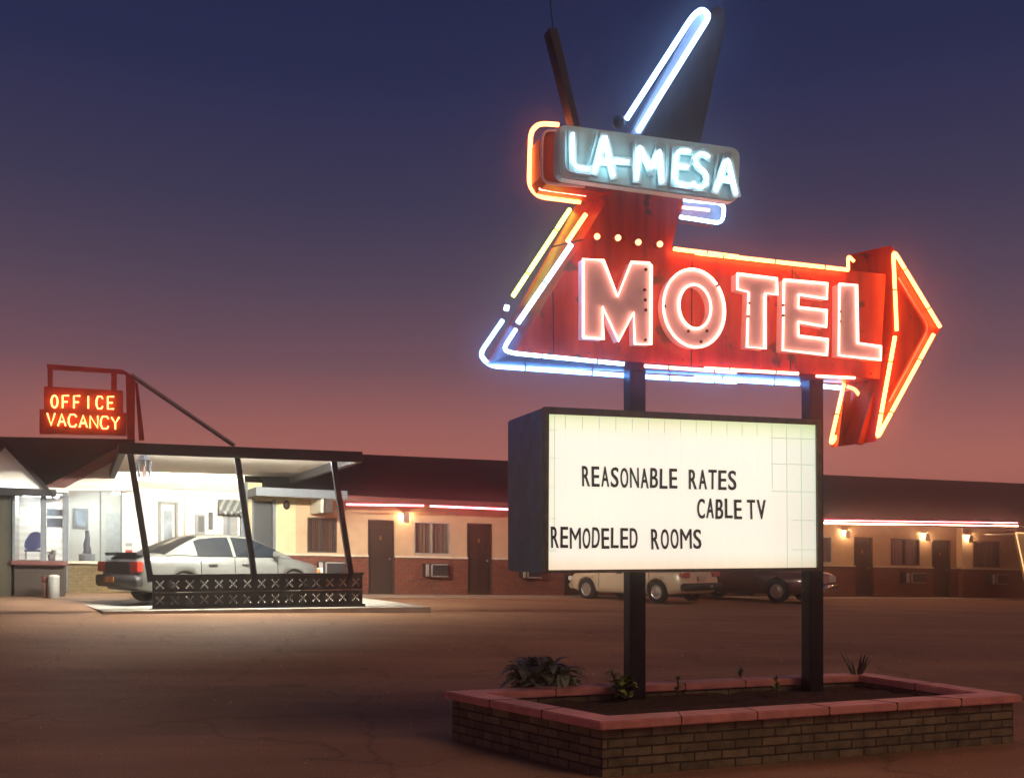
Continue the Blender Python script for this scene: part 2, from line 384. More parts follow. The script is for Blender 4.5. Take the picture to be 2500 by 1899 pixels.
# ------------------------------------------------------------------ ground
def sstep(a, b_, x):
    x = max(0, min(1, (x-a)/(b_-a))); return x*x*(3-2*x)
def gh(x, y):
    xx = max(-16, min(26, x))
    return sstep(9.5, 19, y)*(.35-.0253*(xx+3.6))
mb = MB(); nx, ny = 90, 90
gx = [-48+100*i/nx for i in range(nx+1)]; gy = [-3+63*(j/ny) for j in range(ny+1)]
mb.v = [Vector((x, y, gh(x, y))) for y in gy for x in gx]
mb.f = [[j*(nx+1)+i, j*(nx+1)+i+1, (j+1)*(nx+1)+i+1, (j+1)*(nx+1)+i] for j in range(ny) for i in range(nx)]
struct('ground', mb, 'asphalt', True)

FP = Plane(-3.63, 27.6, .35, 23.3, -.0232)             # the long facade, falling gently with the lot
fu = lambda px, off=0: FP.uv(px, 1400, off)[0]
# walkway in front of the rooms
mb = MB(); u0, u1 = fu(560), fu(2900)
FP.box(mb, u0, u1, -.30, .0, -.2, 1.6)
struct('sidewalk', mb, 'concrete')
mb = MB(); FP.box(mb, u0, u1, -.3, -.055, 1.603, 2.0)
struct('kerb', mb, 'concrete')

# ------------------------------------------------------------------ motel wing
mot = thing('motel_building', FP.O, 'long low motel wing with red brick base, brown doors and dark roof edged in neon', 'building')
UL, UR = fu(598), fu(2750)
doors = [(898, 962), (1140, 1200), (1375, 1425), (1575, 1625), (1790, 1838), (2085, 2130), (2275, 2320), (2520, 2560), (2640, 2680)]
wins = [(750, 822), (1010, 1098), (1250, 1335), (1455, 1535), (1660, 1740), (1955, 2031), (2175, 2245), (2362, 2426), (2580, 2630)]
acs = [(772, 835), (1030, 1084), (1265, 1310), (1470, 1510), (1680, 1725), (2195, 2243), (2391, 2427)]
dark_door = (617, 668)
D = [(fu(a), fu(b_)) for a, b_ in doors]; W = [(fu(a), fu(b_)) for a, b_ in wins]
DD = (fu(dark_door[0]), fu(dark_door[1]))
SP_U = fu(722)
def wallgrid(mb, u0, u1, v0, v1, holes, o0, o1):
    us = sorted({u0, u1}|{h[0] for h in holes if u0 < h[0] < u1}|{h[1] for h in holes if u0 < h[1] < u1})
    for a, b_ in zip(us, us[1:]):
        cuts = [(h[2], h[3]) for h in holes if h[0] <= a+1e-6 and h[1] >= b_-1e-6]
        v = v0
        for c0, c1_ in sorted(cuts):
            if c0 > v+1e-4: FP.box(mb, a, b_, v, c0, o0, o1)
            v = max(v, c1_)
        if v < v1-1e-4: FP.box(mb, a, b_, v, v1, o0, o1)
VS, VT, VW0 = 1.03, 2.62, 1.12
holesU = [(a, b_, 0, 2.06) for a, b_ in D]+[(a, b_, VW0, 2.06) for a, b_ in W]+[(DD[0], DD[1], 0, 2.45)]
jog = fu(2335)
mb = MB(); wallgrid(mb, UL, SP_U, VS, VT+.3, holesU, -.2, 0); obj('wall', mb, 'office_wall', mot)
mb = MB(); wallgrid(mb, SP_U, jog, VS, VT, holesU, -.2, 0); wallgrid(mb, jog, UR, VS, VT, holesU, -.2, .25); obj('wall', mb, 'motel_wall', mot)
mb = MB(); wallgrid(mb, UL, jog, -.3, VS, [(a, b_, -.3, 2) for a, b_ in D+[DD]], -.2, .07)
wallgrid(mb, jog, UR, -.3, VS, [(a, b_, -.3, 2) for a, b_ in D], -.2, .32); obj('brick_base', mb, 'motel_brick', mot)
mb = MB()
edges = [UL]+[e for p in sorted([DD]+D) for e in p]+[UR]
for a, b_ in zip(edges[::2], edges[1::2]):
    if a >= jog: FP.box(mb, a, b_, VS, VS+.05, -.1, .36)
    elif b_ > jog: FP.box(mb, a, jog-.001, VS, VS+.05, -.1, .11); FP.box(mb, jog, b_, VS, VS+.05, -.1, .36)
    else: FP.box(mb, a, b_, VS, VS+.05, -.1, .11)
obj('sill', mb, 'trim_cream', mot)
mb = MB(); FP.box(mb, UL, UR, -.1, VT, -.9, -.85); obj('inner_wall', mb, 'trim_dark', mot)
for a, b_ in D:
    jo = .2 if a > jog else 0
    mb = MB(); FP.box(mb, a+.04, b_-.04, 0.0, 2.02, -.12+jo, -.07+jo)
    d_ = obj('door', mb, 'door_wood', mot)
    mb = MB(); wd = b_-a
    for (p0, p1, q0, q1) in ((.12, .46, .15, .85), (.54, .88, .15, .85), (.12, .46, 1.0, 1.85), (.54, .88, 1.0, 1.85)):
        FP.box(mb, a+wd*p0, a+wd*p1, q0, q1, -.068+jo, -.055+jo)
    obj('door_panel', mb, 'door_wood', d_, bevel=.006)
    mb = MB(); FP.box(mb, (a+b_)/2-.03, (a+b_)/2+.03, 1.5, 1.62, -.054+jo, -.04+jo); obj('door_knocker', mb, 'brass', d_)
    mb = MB(); mb.sphere(FP.at(b_-.12, .98, -.04+jo), .03, 8); obj('handle', mb, 'aluminium', d_, True)
    mb = MB()
    for q in ((a, a+.038, 0, 2.06), (b_-.038, b_, 0, 2.06), (a+.04, b_-.04, 2.022, 2.06)): FP.box(mb, *q, -.15+jo, .02+jo*1.2)
    obj('door_frame', mb, 'trim_dark', mot)
mb = MB(); FP.box(mb, DD[0]+.03, DD[1]-.03, 0, 2.42, -.18, -.14)
d_ = obj('door', mb, 'black_paint', mot)
mb = MB(); FP.box(mb, DD[1]-.03, DD[1]+.05, 0, 2.5, -.1, .05); FP.box(mb, DD[0]-.02, DD[0]+.03, 0, 2.5, -.1, .05)
obj('door_frame', mb, 'trim_grey', mot)
for i, (a, b_) in enumerate(W):
    jo = .22 if a > jog else 0
    mb = MB()
    for q in ((a, b_, VW0, VW0+.05), (a, b_, 2.01, 2.06), (a, a+.045, VW0+.051, 2.009), (b_-.045, b_, VW0+.051, 2.009), ((a+b_)/2-.015, (a+b_)/2+.015, VW0+.051, 2.009)):
        FP.box(mb, *q, -.10+jo, .015+jo*1.2)
    wf = obj('window', mb, 'aluminium' if i in (1, 5) else 'trim_dark', mot)
    mb = MB(); FP.box(mb, a+.04, b_-.04, VW0+.04, 2.02, -.085+jo, -.075+jo); obj('pane', mb, 'window_glass', wf)
    mb = MB(); n = 26                                # pleated curtain
    ps = [FP.at(a+(b_-a)*k/n, VW0, -.17+jo+(.03 if k % 2 else 0)) for k in range(n+1)]
    for p, q in zip(ps, ps[1:]): mb.add([p, q, q+Vector((0, 0, .94)), p+Vector((0, 0, .94))], [[0, 1, 2, 3]])
    obj('curtain', mb, ('curtain', 'curtain_tan', 'curtain')[i % 3], wf)
for a, b_ in acs:
    a, b_ = fu(a), fu(b_); jo = .25 if a > jog else 0
    mb = MB(); FP.box(mb, a, b_, .5, .88, .05+jo, .34+jo); ac = obj('air_conditioner', mb, 'car_dark', mot, bevel=.01)
    mb = MB(); wd = b_-a
    FP.box(mb, a, a+wd*.14, .52, .86, .342+jo, .36+jo); FP.box(mb, a+wd*.24, a+wd*.3, .52, .86, .342+jo, .36+jo)
    FP.box(mb, a+wd*.3+.001, b_, .84, .87, .342+jo, .36+jo); FP.box(mb, a+wd*.3+.001, b_, .51, .535, .342+jo, .36+jo)
    obj('grille', mb, 'aluminium', ac)
# porch lamps
for i, px in enumerate((988, 1555, 1765, 2062, 2256, 2348)):
    u = fu(px); jo = .25 if u > jog else 0
    mb = MB(); FP.box(mb, u-.085, u+.085, 2.0, 2.26, .17+jo, .18+jo); FP.box(mb, u-.085, u+.085, 2.261, 2.27, .0+jo, .18+jo)
    FP.box(mb, u-.085, u-.079, 2.0, 2.26, .14+jo, .169+jo); FP.box(mb, u+.079, u+.085, 2.0, 2.26, .14+jo, .169+jo); l_ = obj('wall_lamp', mb, 'aluminium', mot)
    mb = MB(); mb.sphere(FP.at(u, 2.215, .10+jo), .035, 10); obj('lamp_bulb', mb, 'wall_lamp_glow', l_, True)
# roof
RO, RI = 1.45, -4.6
ve, vr = 2.62, 4.25
mb = MB(); a, b_ = fu(640), fu(2800)
mb.add([FP.at(a, ve, RO), FP.at(b_, ve, RO), FP.at(b_, vr+.62, RI), FP.at(a, vr, RI), FP.at(a, ve, -10.6), FP.at(b_, ve, -10.6)],
       [[0, 1, 2, 3], [3, 2, 5, 4], [0, 3, 4], [1, 5, 2], [0, 4, 5, 1]])
obj('roof', mb, 'roof_shingle', mot); MAT['roof_shingle'].node_tree.nodes['Principled BSDF'].inputs['Specular IOR Level'].default_value = .08
mb = MB(); FP.box(mb, fu(805, RO), fu(2495, RO), 2.45, 2.60, RO-.03, RO+.03); obj('fascia', mb, 'trim_red', mot)
mb = MB(); FP.box(mb, SP_U, UR, 2.56, 2.60, .02, RO-.03); obj('soffit', mb, 'trim_cream', mot)
def strip(px0, y0, px1, y1, m_, off=RO, r=.024):
    mb = MB(); p, q = FP.hit(px0, y0, off), FP.hit(px1, y1, off); mb.tube([p, q], r, 8)
    obj('neon_tube', mb, m_, mot, True)
strip(846, 1231, 1034, 1234, 'neon_pink'); strip(1050, 1235, 1242, 1243, 'neon_pink')
strip(1262, 1244, 1500, 1252, 'neon_pink'); strip(1515, 1252, 1740, 1260, 'neon_pink'); strip(1760, 1261, 1985, 1268, 'neon_pink')
strip(2013, 1276, 2484, 1284, 'neon_cream', r=.036); strip(2013, 1270, 2484, 1276, 'neon_pink', r=.014, off=RO+.045)
mb = MB(); FP.box(mb, fu(2452, 1.2), fu(2620, 1.2), 2.28, 2.33, .3, 1.6); obj('beam', mb, 'trim_cream', mot)

# slanted porch frame at the right edge
g = FP.at(fu(2520, 2.2), -.1, 2.2)
fr = thing('porch_panel', g, 'tan slanted panel edged with a pale tube beside the last room window', 'panel')
P = [FP.hit(x, y, 2.2) for x, y in ((2478, 1300), (2640, 1306), (2680, 1455), (2512, 1455))]
mb = MB(); mb.prism(P, -FP.n*.08); obj('panel', mb, 'office_wall', fr)
mb = MB(); mb.tube([P[1]+FP.n*.04, P[0]+FP.n*.04, P[3]+FP.n*.04], .022, 8); obj('neon_tube', mb, 'neon_small', fr, True)

# ------------------------------------------------------------------ office
off_ = thing('office_building', FP.at(fu(350), 0, 0), 'white motel office with glazed lit front, bay window and tan brick base', 'building')
OL, OR_ = fu(40), UL-.002
win_o = (fu(166), fu(296)); door_o = (fu(390), fu(431))
ho = [(win_o[0], win_o[1], .75, 2.62), (door_o[0], door_o[1], 0, 2.3)]
gm_ = fu(300)
mb = MB(); wallgrid(mb, win_o[0]-.05, gm_, .72, 2.68, ho, -.2, 0); wallgrid(mb, gm_, OR_, .72, 3.2, ho, -.2, 0); obj('wall', mb, 'siding', off_)
mb = MB(); wallgrid(mb, win_o[0]-.05, OR_, -.3, .72, [(door_o[0], door_o[1], -.3, 2)], -.2, .05); obj('brick_base', mb, 'tan_brick', off_)
mb = MB(); FP.box(mb, win_o[0]-.05, fu(582), 2.66, 2.78, .002, .12); obj('trim', mb, 'trim_cream', off_)
mb = MB(); FP.box(mb, fu(320), fu(580), 2.781, 2.83, .10, .12); cv = obj('added_uplight_lip', mb, 'trim_cream', off_)  # lip added to screen the uplight from view
mb = MB(); FP.box(mb, fu(322), fu(578), 2.782, 2.80, .03, .08); obj('added_uplight', mb, 'added_uplight_glow', cv)  # hidden uplight added to wash the upper wall and carport ceiling
mb = MB(); FP.box(mb, win_o[0]-.1, win_o[1], .72, .78, .052, .16); obj('window_sill', mb, 'trim_cream', off_)
mb = MB()
for a, b_, c_, d2 in ((fu(160), fu(167), -.2, 2.65), (fu(243), fu(247), .78, 2.62), (fu(294), fu(298), .78, 2.62)):
    FP.box(mb, a, b_, c_, d2, .003, .09)
wf = obj('window', mb, 'trim_grey', off_)
mb = MB(); FP.box(mb, win_o[0], win_o[1], .78, 2.62, -.1, -.09); obj('pane', mb, 'window_glass', wf)
# the lit room behind the glass
mb = MB(); FP.box(mb, fu(120), fu(330), 0, 2.75, -2.7, -2.6); FP.box(mb, fu(100), fu(330), -.2, -.02, -2.6, -.2)
FP.box(mb, fu(100), fu(330), 2.7, 2.8, -2.6, -.2); FP.box(mb, fu(322), fu(330), 0, 2.7, -2.59, -.21)
obj('room_shell', mb, 'white_wall', off_)
mb = MB(); FP.box(mb, fu(200), fu(290), 2.62, 2.68, -1.6, -1.3); obj('ceiling_light', mb, 'room_light', off_)
q = lambda px, py, o: FP.uv(px, py, o)
a, b_ = q(258, 1252, -2.55), q(302, 1450, -2.55)
mb = MB(); FP.box(mb, a[0], b_[0], 0, a[1], -2.6, -2.55); dd = obj('door', mb, 'door_white', off_)
a, b_ = q(178, 1240, -2.55), q(216, 1290, -2.55)
mb = MB(); FP.box(mb, a[0], b_[0], b_[1], a[1], -2.6, -2.56); pf = obj('picture_frame', mb, 'plastic_grey', off_)
mb = MB(); FP.box(mb, a[0]+.07, b_[0]-.07, b_[1]+.07, a[1]-.07, -2.559, -2.55); obj('picture', mb, 'picture', pf)
# side doors and wall furniture under the carport
mb = MB(); FP.box(mb, door_o[0]+.03, door_o[1]-.03, 0, 2.27, -.12, -.07); d_ = obj('door', mb, 'door_white', off_)
mb = MB(); FP.box(mb, door_o[0]+.1, door_o[1]-.1, .9, 2.1, -.068, -.06); obj('door_pane', mb, 'picture', d_)
mb = MB()
for z in ((door_o[0]-.04, door_o[0]+.03, 0, 2.33), (door_o[1]-.03, door_o[1]+.04, 0, 2.33), (door_o[0]+.031, door_o[1]-.031, 2.27, 2.33)): FP.box(mb, *z, -.1, .06)
obj('door_frame', mb, 'plastic_grey', off_)
def onwall(name, x0, x1, y0, y1, m_, o1=.05, o0=.002):
    a, b_ = FP.uv(x0, y1, o1), FP.uv(x1, y0, o1)
    mb = MB(); FP.box(mb, a[0], b_[0], a[1], b_[1], o0, o1); return obj(name, mb, m_, off_)
onwall('notice_board', 476, 501, 1256, 1305, 'plastic_grey'); onwall('notice', 484, 498, 1260, 1298, 'car_dark', .058, .052)
onwall('mail_box', 510, 520, 1250, 1292, 'car_dark', .1); onwall('downpipe', 449, 453, 1200, 1440, 'amber', .05)
onwall('window', 545, 580, 1240, 1325, 'plastic_grey', .03); onwall('shutter', 555, 562, 1244, 1322, 'trim_grey', .045, .032)
onwall('sign_plate', 306, 323, 1342, 1350, 'tail_red', .03); onwall('sign_plate', 306, 323, 1325, 1333, 'plastic_grey', .03)
a = FP.uv(531, 1218, .02); b_ = FP.uv(586, 1218, .02)
mb = MB(); n = 9
for k in range(n):
    u0_, u1_ = a[0]+(b_[0]-a[0])*k/n, a[0]+(b_[0]-a[0])*(k+1)/n
    lo = .04 if k % 2 else 0
    mb.hexa([FP.at(u0_, a[1]-.42+lo, .02), FP.at(u1_, a[1]-.42+lo, .02), FP.at(u1_, a[1]-.40+lo, .45), FP.at(u0_, a[1]-.40+lo, .45),
             FP.at(u0_, a[1], .02), FP.at(u1_, a[1], .02), FP.at(u1_, a[1]-.32, .47), FP.at(u0_, a[1]-.32, .47)])
obj('awning', mb, stripes('awning_cloth', (.45, .45, .4), (.12, .14, .15), 6, 'U'), off_)
mb = MB(); FP.box(mb, fu(585), fu(602), 0, 2.9, .08, .22); obj('corner_post', mb, 'trim_grey', off_)
# gable beside the carport
G = [FP.hit(x, y, .3) for x, y in ((118, 1198), (300, 1092), (330, 1092), (330, 1198))]
mb = MB(); mb.prism(G, -FP.n*.25); obj('gable', mb, 'siding', off_)
A = FP.hit(104, 1192, .55); B = FP.hit(308, 1082, .55)
mb = MB(); dv = Vector((0, 0, .26)); dt = -FP.n*.45
mb.hexa([A-dv, B-dv, B-dv+dt, A-dv+dt, A, B, B+dt, A+dt]); obj('rake_board', mb, 'trim_red', off_)
mb = MB(); rr = -FP.n*5
Lf = FP.hit(-120, 1192, .6); Tl = FP.hit(-200, 1062, -2.6); Tr = FP.hit(330, 1072, -2.6); B2 = FP.hit(330, 1078, .5)
low = FP.hit(118, 1204, .55)
up = Vector((0, 0, .02))
mb.add([A+up, B+up, Tr, Tl, Lf, Tr+rr-Vector((0, 0, 1.6)), Tl+rr-Vector((0, 0, 1.6)), A-dv*1.5+rr, Lf+rr],
       [[0, 1, 2], [0, 2, 3], [4, 0, 3], [3, 2, 5, 6]])
obj('roof', mb, 'roof_dark', off_)
# bay: plane 2 m in front of the office wall
BO = 2.0
bu = lambda px, o=BO: FP.uv(px, 1400, o)[0]
bv = lambda py, px=90, o=BO: FP.uv(px, py, o)[1]
v0, v1 = bv(1372), bv(1200)
mb = MB(); FP.box(mb, bu(34), bu(158), -.2, v0-.06, .1, BO-.12); obj('bay_base', mb, 'trim_dark', off_)
mb = MB(); FP.box(mb, bu(28), bu(164), v0-.058, v0+.03, .2, BO+.1); obj('bay_sill', mb, 'trim_red', off_)
mb = MB()
for x0, x1 in ((30, 36), (99, 113), (153, 165)): FP.box(mb, bu(x0), bu(x1), v0+.031, v1, BO-.08, BO)
FP.box(mb, bu(154), bu(163), v0+.031, v1, .1, .2)
wf = obj('bay_window', mb, 'trim_grey', off_)
mb = MB(); FP.box(mb, bu(36), bu(99), v0+.03, v1, BO-.05, BO-.04); obj('pane', mb, 'window_glass', wf)
mb = MB(); FP.box(mb, bu(113), bu(153), v0+.03, v1, BO-.05, BO-.04); obj('pane', mb, 'window_glass', wf)
mb = MB(); FP.box(mb, bu(34), bu(160), v0+.031, v1, .0, .08); FP.box(mb, bu(30), bu(35), v0+.031, v1, .08, BO-.085)
obj('bay_back', mb, 'siding', off_)
mb = MB(); FP.box(mb, bu(20), bu(166), v1+.001, v1+.10, .1, BO+.15); obj('bay_ceiling', mb, 'white_wall', off_)
mb = MB(); FP.box(mb, bu(50), bu(140), v1-.06, v1-.005, .8, .95); obj('bay_light', mb, 'room_light', off_)
mb = MB(); FP.box(mb, bu(114), bu(152), bv(1258), bv(1240), BO-.2, BO-.16); FP.box(mb, bu(114), bu(152), bv(1285), bv(1262), BO-.2, BO-.17)
obj('blind', mb, 'picture', off_)
mb = MB(); FP.box(mb, bu(-260), bu(27), -.2, v1+.1, 0, BO); obj('side_wall', mb, stripes('dark_boards', (.05, .045, .025), (.02, .02, .012), 3, 'U'), off_)
# small gable over the bay
go = 2.45
g = [FP.hit(x, y, go) for x, y in ((-94, 1193), (12, 1092), (108, 1193))]
mb = MB(); mb.prism(g, -FP.n*.1); obj('gable', mb, 'white_wall', off_)
mb = MB(); s_ = FP.n*.12; ap = g[1]
for p in (g[0], g[2]):
    e = (p-ap).normalized(); tip = p+e*.25; dn = Vector((0, 0, .11)); t0 = ap+Vector((0, 0, .12)); t1 = tip+Vector((0, 0, .12))
    mb.hexa([ap+s_, tip+s_, tip-FP.n*3.3, ap-FP.n*3.3, t0+s_, t1+s_, t1-FP.n*3.3, t0-FP.n*3.3])
obj('gable_roof', mb, 'roof_dark', off_)
mb = MB(); u0_, v_ = FP.uv(-98, 1203, go+.05); u1_, _ = FP.uv(138, 1203, go+.05); FP.box(mb, u0_, u1_, v_, v_+.1, go-.2, go+.1); obj('gable_beam', mb, 'black_paint', off_)

mb = MB(); FP.box(mb, u0_, u1_, v_+.1, v_+.16, go+.08, go+.1); obj('added_gable_lip', mb, 'black_paint', off_)  # lip added to hide the strip behind it
mb = MB(); FP.box(mb, u0_+.2, u1_-.5, v_+.101, v_+.125, go+.03, go+.06); obj('added_gable_light', mb, 'added_gable_glow', off_)  # unseen strip added to brighten the small gable

# entry canopy over the dark door
a, v_ = FP.uv(625, 1209, 1.5); b_, _ = FP.uv(792, 1209, 1.5); vt = FP.uv(625, 1188, 1.5)[1]
ec = thing('entry_canopy', FP.at((a+b_)/2, v_, .8), 'small flat grey canopy over the dark doorway between office and rooms', 'canopy')
mb = MB(); FP.box(mb, a, b_+.6, v_, vt, 1.42, 1.5); FP.box(mb, a, a+.08, v_, vt, .07, 1.419); obj('fascia', mb, 'trim_grey', ec)
mb = MB(); FP.box(mb, a+.081, b_, v_+.05, v_+.1, .03, 1.418); obj('soffit', mb, 'trim_cream', ec)
mb = MB(); FP.box(mb, b_-.05, b_+.02, v_-.36, v_+.04, .05, 1.3); obj('end_panel', mb, 'trim_cream', ec)
mb = MB(); FP.box(mb, b_+.03, b_+.22, v_-.35, v_-.001, .3, 1.5); obj('end_block', mb, 'trim_dark', ec)
a = FP.at(fu(698), FP.uv(698, 1232, .1)[1], .1)
sc = obj('wall_sconce', MB().sphere(a, .09, 10, 1.4), 'trim_dark', None, True, tag_=('small dark unlit sconce high on the cream wall right of the dark doorway', 'lamp'))
mb = MB(); mb.tube([a+Vector((0, 0, .08)), a-FP.n*.1+Vector((0, 0, .1))], .03, 8); obj('bracket', mb, 'trim_dark', sc)

# ------------------------------------------------------------------ carport
CP = Plane(-6.77, 18.7, .42, 23.3)
cu = lambda px, off=0: CP.uv(px, 1400, off)[0]
a, vt = CP.uv(290, 1079, .3); b_, _ = CP.uv(885, 1079, .3); vb = CP.uv(290, 1107, .3)[1]
cp = thing('carport', CP.at((a+b_)/2, 0, -3), 'flat roofed carport on three leaning dark posts beside the office', 'carport')
mb = MB(); CP.box(mb, a, b_, vb, vt, .2, .3); CP.box(mb, a, a+.12, vb, vt, -6.8, .199); CP.box(mb, b_-.12, b_, vb, vt, -6.8, .199); obj('fascia', mb, 'black_paint', cp)
mb = MB(); CP.box(mb, a+.121, b_-.121, vb+.175, vb+.185, -6.85, .199); obj('ceiling', mb, 'ceiling_plank', cp)
mb = MB(); CP.box(mb, a+.121, b_-.121, vt-.018, vt-.004, -6.85, .199); obj('roof_deck', mb, 'roof_dark', cp)
for (xt, yt, xb, yb) in ((317, 1105, 368, 1418), (577, 1108, 622, 1414), (812, 1116, 858, 1410)):
    p, q_ = CP.hit(xt, yt-4, .04), CP.hit(xb, yb+2, .04)
    mb = MB(); wv = CP.d*.055; nv = CP.n*.05
    mb.hexa([q_-wv-nv*-1, q_+wv+nv, q_+wv-nv, q_-wv-nv, p-wv+nv, p+wv+nv, p+wv-nv, p-wv-nv]); obj('post', mb, 'steel_dark', cp)
for o_, s0, s1 in ((-.05, .06, .94),):
    mb = MB(); L_ = b_-a
    CP.box(mb, a+L_*s0, a+L_*s1, vb+.03, vb+.125, .08, .17); CP.box(mb, a+L_*s0, a+L_*s1, vb+.015, vb+.0295, .085, .17); l_ = obj('light_fixture', mb, 'black_paint', cp)
    mb = MB(); CP.box(mb, a+L_*s0, a+L_*s1, vb+.03, vb+.125, .055, .079); obj('tube_and_added_uplight', mb, 'fluorescent', l_)
    mb = MB(); CP.box(mb, a+L_*s0, a+L_*s1, vb+.126, vb+.13, .09, .165); obj('tube_and_added_uplight', mb, 'added_uplight_glow', l_)  # extra strip added on the housing to brighten the ceiling
# hanging lantern
h = CP.hit(352, 1140, -1.2); top = Vector((h.x, h.y, 0)); top.z = CP.at(0, vb+.06).z
ln = thing('hanging_lantern', h, 'dark metal lantern with glass sides hanging from the carport ceiling by the left post', 'lantern')
mb = MB(); mb.tube([h+Vector((0, 0, .22)), top], .012, 6); obj('chain', mb, 'steel_dark', ln)
mb = MB(); mb.tube([h+Vector((0, 0, .13)), h+Vector((0, 0, .23))], .155, 6, r1=.07)
for k in range(6):
    q_ = 2*math.pi*k/6; e = Vector((math.cos(q_), math.sin(q_), 0))
    mb.tube([h+e*.14+Vector((0, 0, .13)), h+e*.11+Vector((0, 0, -.19))], .011, 5)
mb.tube([h+Vector((0, 0, -.2)), h+Vector((0, 0, -.185))], .12, 6); obj('lantern_frame', mb, 'steel_dark', ln)
mb = MB(); mb.tube([h+Vector((0, 0, -.18)), h+Vector((0, 0, .12))], .09, 6, r1=.12); obj('lantern_pane', mb, 'lantern_glass', ln)
mb = MB(); mb.tube([h+Vector((0, 0, -.18)), h+Vector((0, 0, .02))], .025, 8); obj('candle', mb, 'trim_red', ln)
# slab under the carport
mb = MB(); u0_, u1_ = cu(250), cu(1055, .6)
z0 = min(gh(*CP.at(u, 0, o_).xy) for u in (u0_, u1_) for o_ in (.5, -6))-.1
mb.hexa([CP.at(u0_, z0-CP.O.z, .5), CP.at(u1_, z0-CP.O.z, .5), CP.at(u1_-.6, z0-CP.O.z, -6.3), CP.at(u0_-.8, z0-CP.O.z, -6.3),
         CP.at(u0_, .06, .5), CP.at(u1_, .0, .5), CP.at(u1_-.6, .02, -6.3), CP.at(u0_-.8, .06, -6.3)])
struct('carport_slab', mb, 'slab_concrete')
# breeze block wall
mask = ["#########", "#########", "##.###.##", "###.#.###", "####.####", "###.#.###", "##.###.##", "#########", "#########"]
bu0, bu1 = cu(372), cu(884); nb = 15; bw = (bu1-bu0)/nb; bh = .285
bwall = thing('breeze_block_wall', CP.at((bu0+bu1)/2, .06, 0), 'low dark wall of two rows of star pierced breeze blocks in front of the silver car', 'wall')
def block(u0, v0):
    mb = MB()
    for r_, row in enumerate(mask):
        c_ = 0
        while c_ < 9:
            if row[c_] == '#':
                e = c_
                while e < 9 and row[e] == '#': e += 1
                CP.box(mb, u0+bw*c_/9, u0+bw*e/9, v0+bh*(8-r_)/9, v0+bh*(9-r_)/9, -.03, .03); c_ = e
            else: c_ += 1
    return mb
first = None
for r_ in range(2):
    for k in range(nb):
        if first is None: first = obj('breeze_block', block(bu0, .07), 'breeze', bwall)
        else:
            c_ = first.copy(); COL.objects.link(c_); c_.parent = bwall; c_.location = CP.d*(bw*k)+Vector((0, 0, (bh+.012)*r_))
mb = MB(); CP.box(mb, bu0-.03, bu1+.03, .07+2*bh+.013, .07+2*bh+.06, -.07, .07); obj('wall_cap', mb, 'black_paint', bwall)
mb = MB(); CP.box(mb, bu0-.05, bu1+.05, -.12, .069, -.06, .06); obj('wall_footing', mb, 'black_paint', bwall)

# ------------------------------------------------------------------ stroke letters
GL = {'A': [[(0, 0), (.5, 1), (1, 0)], [(.2, .35), (.8, .35)]], 'C': [[(1, .8), (.8, 1), (.25, 1), (0, .7), (0, .3), (.25, 0), (.8, 0), (1, .2)]],
      'E': [[(1, 1), (0, 1), (0, 0), (1, 0)], [(0, .5), (.8, .5)]], 'F': [[(1, 1), (0, 1), (0, 0)], [(0, .5), (.8, .5)]], 'I': [[(.5, 0), (.5, 1)]],
      'N': [[(0, 0), (0, 1), (1, 0), (1, 1)]], 'O': [[(.5+.5*math.cos(a_*math.pi/6), .5+.5*math.sin(a_*math.pi/6)) for a_ in range(13)]],
      'V': [[(0, 1), (.5, 0), (1, 1)]], 'Y': [[(0, 1), (.5, .5), (1, 1)], [(.5, .5), (.5, 0)]]}
# ------------------------------------------------------------------ office sign on the roof
co = lambda x, y: (x/3.6867, 860+y/3.6867)
OS = Plane(-7.3, 18.9, 3.4, 18)
os_ = thing('office_sign', OS.hit(300, 1085, 0), 'red rooftop sign reading OFFICE VACANCY in small neon letters', 'sign')
def opr(name, pts, o0, dep, m_, par=os_, pl=OS, cf=co):
    mb = MB(); mb.prism([pl.hit(*cf(x, y), o0) for x, y in pts], -pl.n*dep); return obj(name, mb, m_, par)
opr('sign_panel', [(395, 305), (1105, 345), (1105, 560), (395, 530)], .0, .14, 'office_red')
opr('sign_panel', [(355, 510), (1135, 545), (1135, 745), (355, 730)], .05, .18, 'office_red')
opr('top_rail', [(420, 105), (1100, 155), (1215, 225), (1100, 190), (425, 150)], .0, .1, 'office_red')
opr('frame_leg', [(428, 150), (470, 152), (470, 306), (428, 304)], -.01, .08, 'office_red')
opr('frame_leg', [(1000, 185), (1050, 188), (1050, 345), (1000, 342)], -.01, .08, 'office_red')
opr('post', [(1130, 195), (1215, 225), (1210, 780), (1145, 780)], -.02, .1, 'office_red')
opr('post', [(1215, 260), (1240, 280), (1300, 790), (1250, 790)], -.3, .08, 'office_red')
a = OS.hit(*co(1180, 205), -.05); b_ = OS.hit(*co(2110, 840), -.05)
mb = MB(); mb.tube([a, b_], .045, 6); obj('brace', mb, 'fin_grey', os_)
for word, x0, x1, yt0, yt1, hgt, w_ in (('OFFICE', 462, 1032, 388, 402, 110, .62), ('VACANCY', 425, 1080, 548, 590, 108, .80)):
    n = len(word)
    for k, ch in enumerate(word):
        fx = lambda t_: x0+(x1-x0)*(k+t_*w_*(.9 if ch != 'I' else .9))/(n-1+w_)
        mb = MB()
        for st in GL[ch]:
            pts = [OS.hit(*co(fx(x), yt0+(yt1-yt0)*k/n+(1-y)*hgt), .08) for x, y in st]
            mb.tube(pts, .014, 6)
        obj('neon_letter', mb, 'neon_office', os_, True)

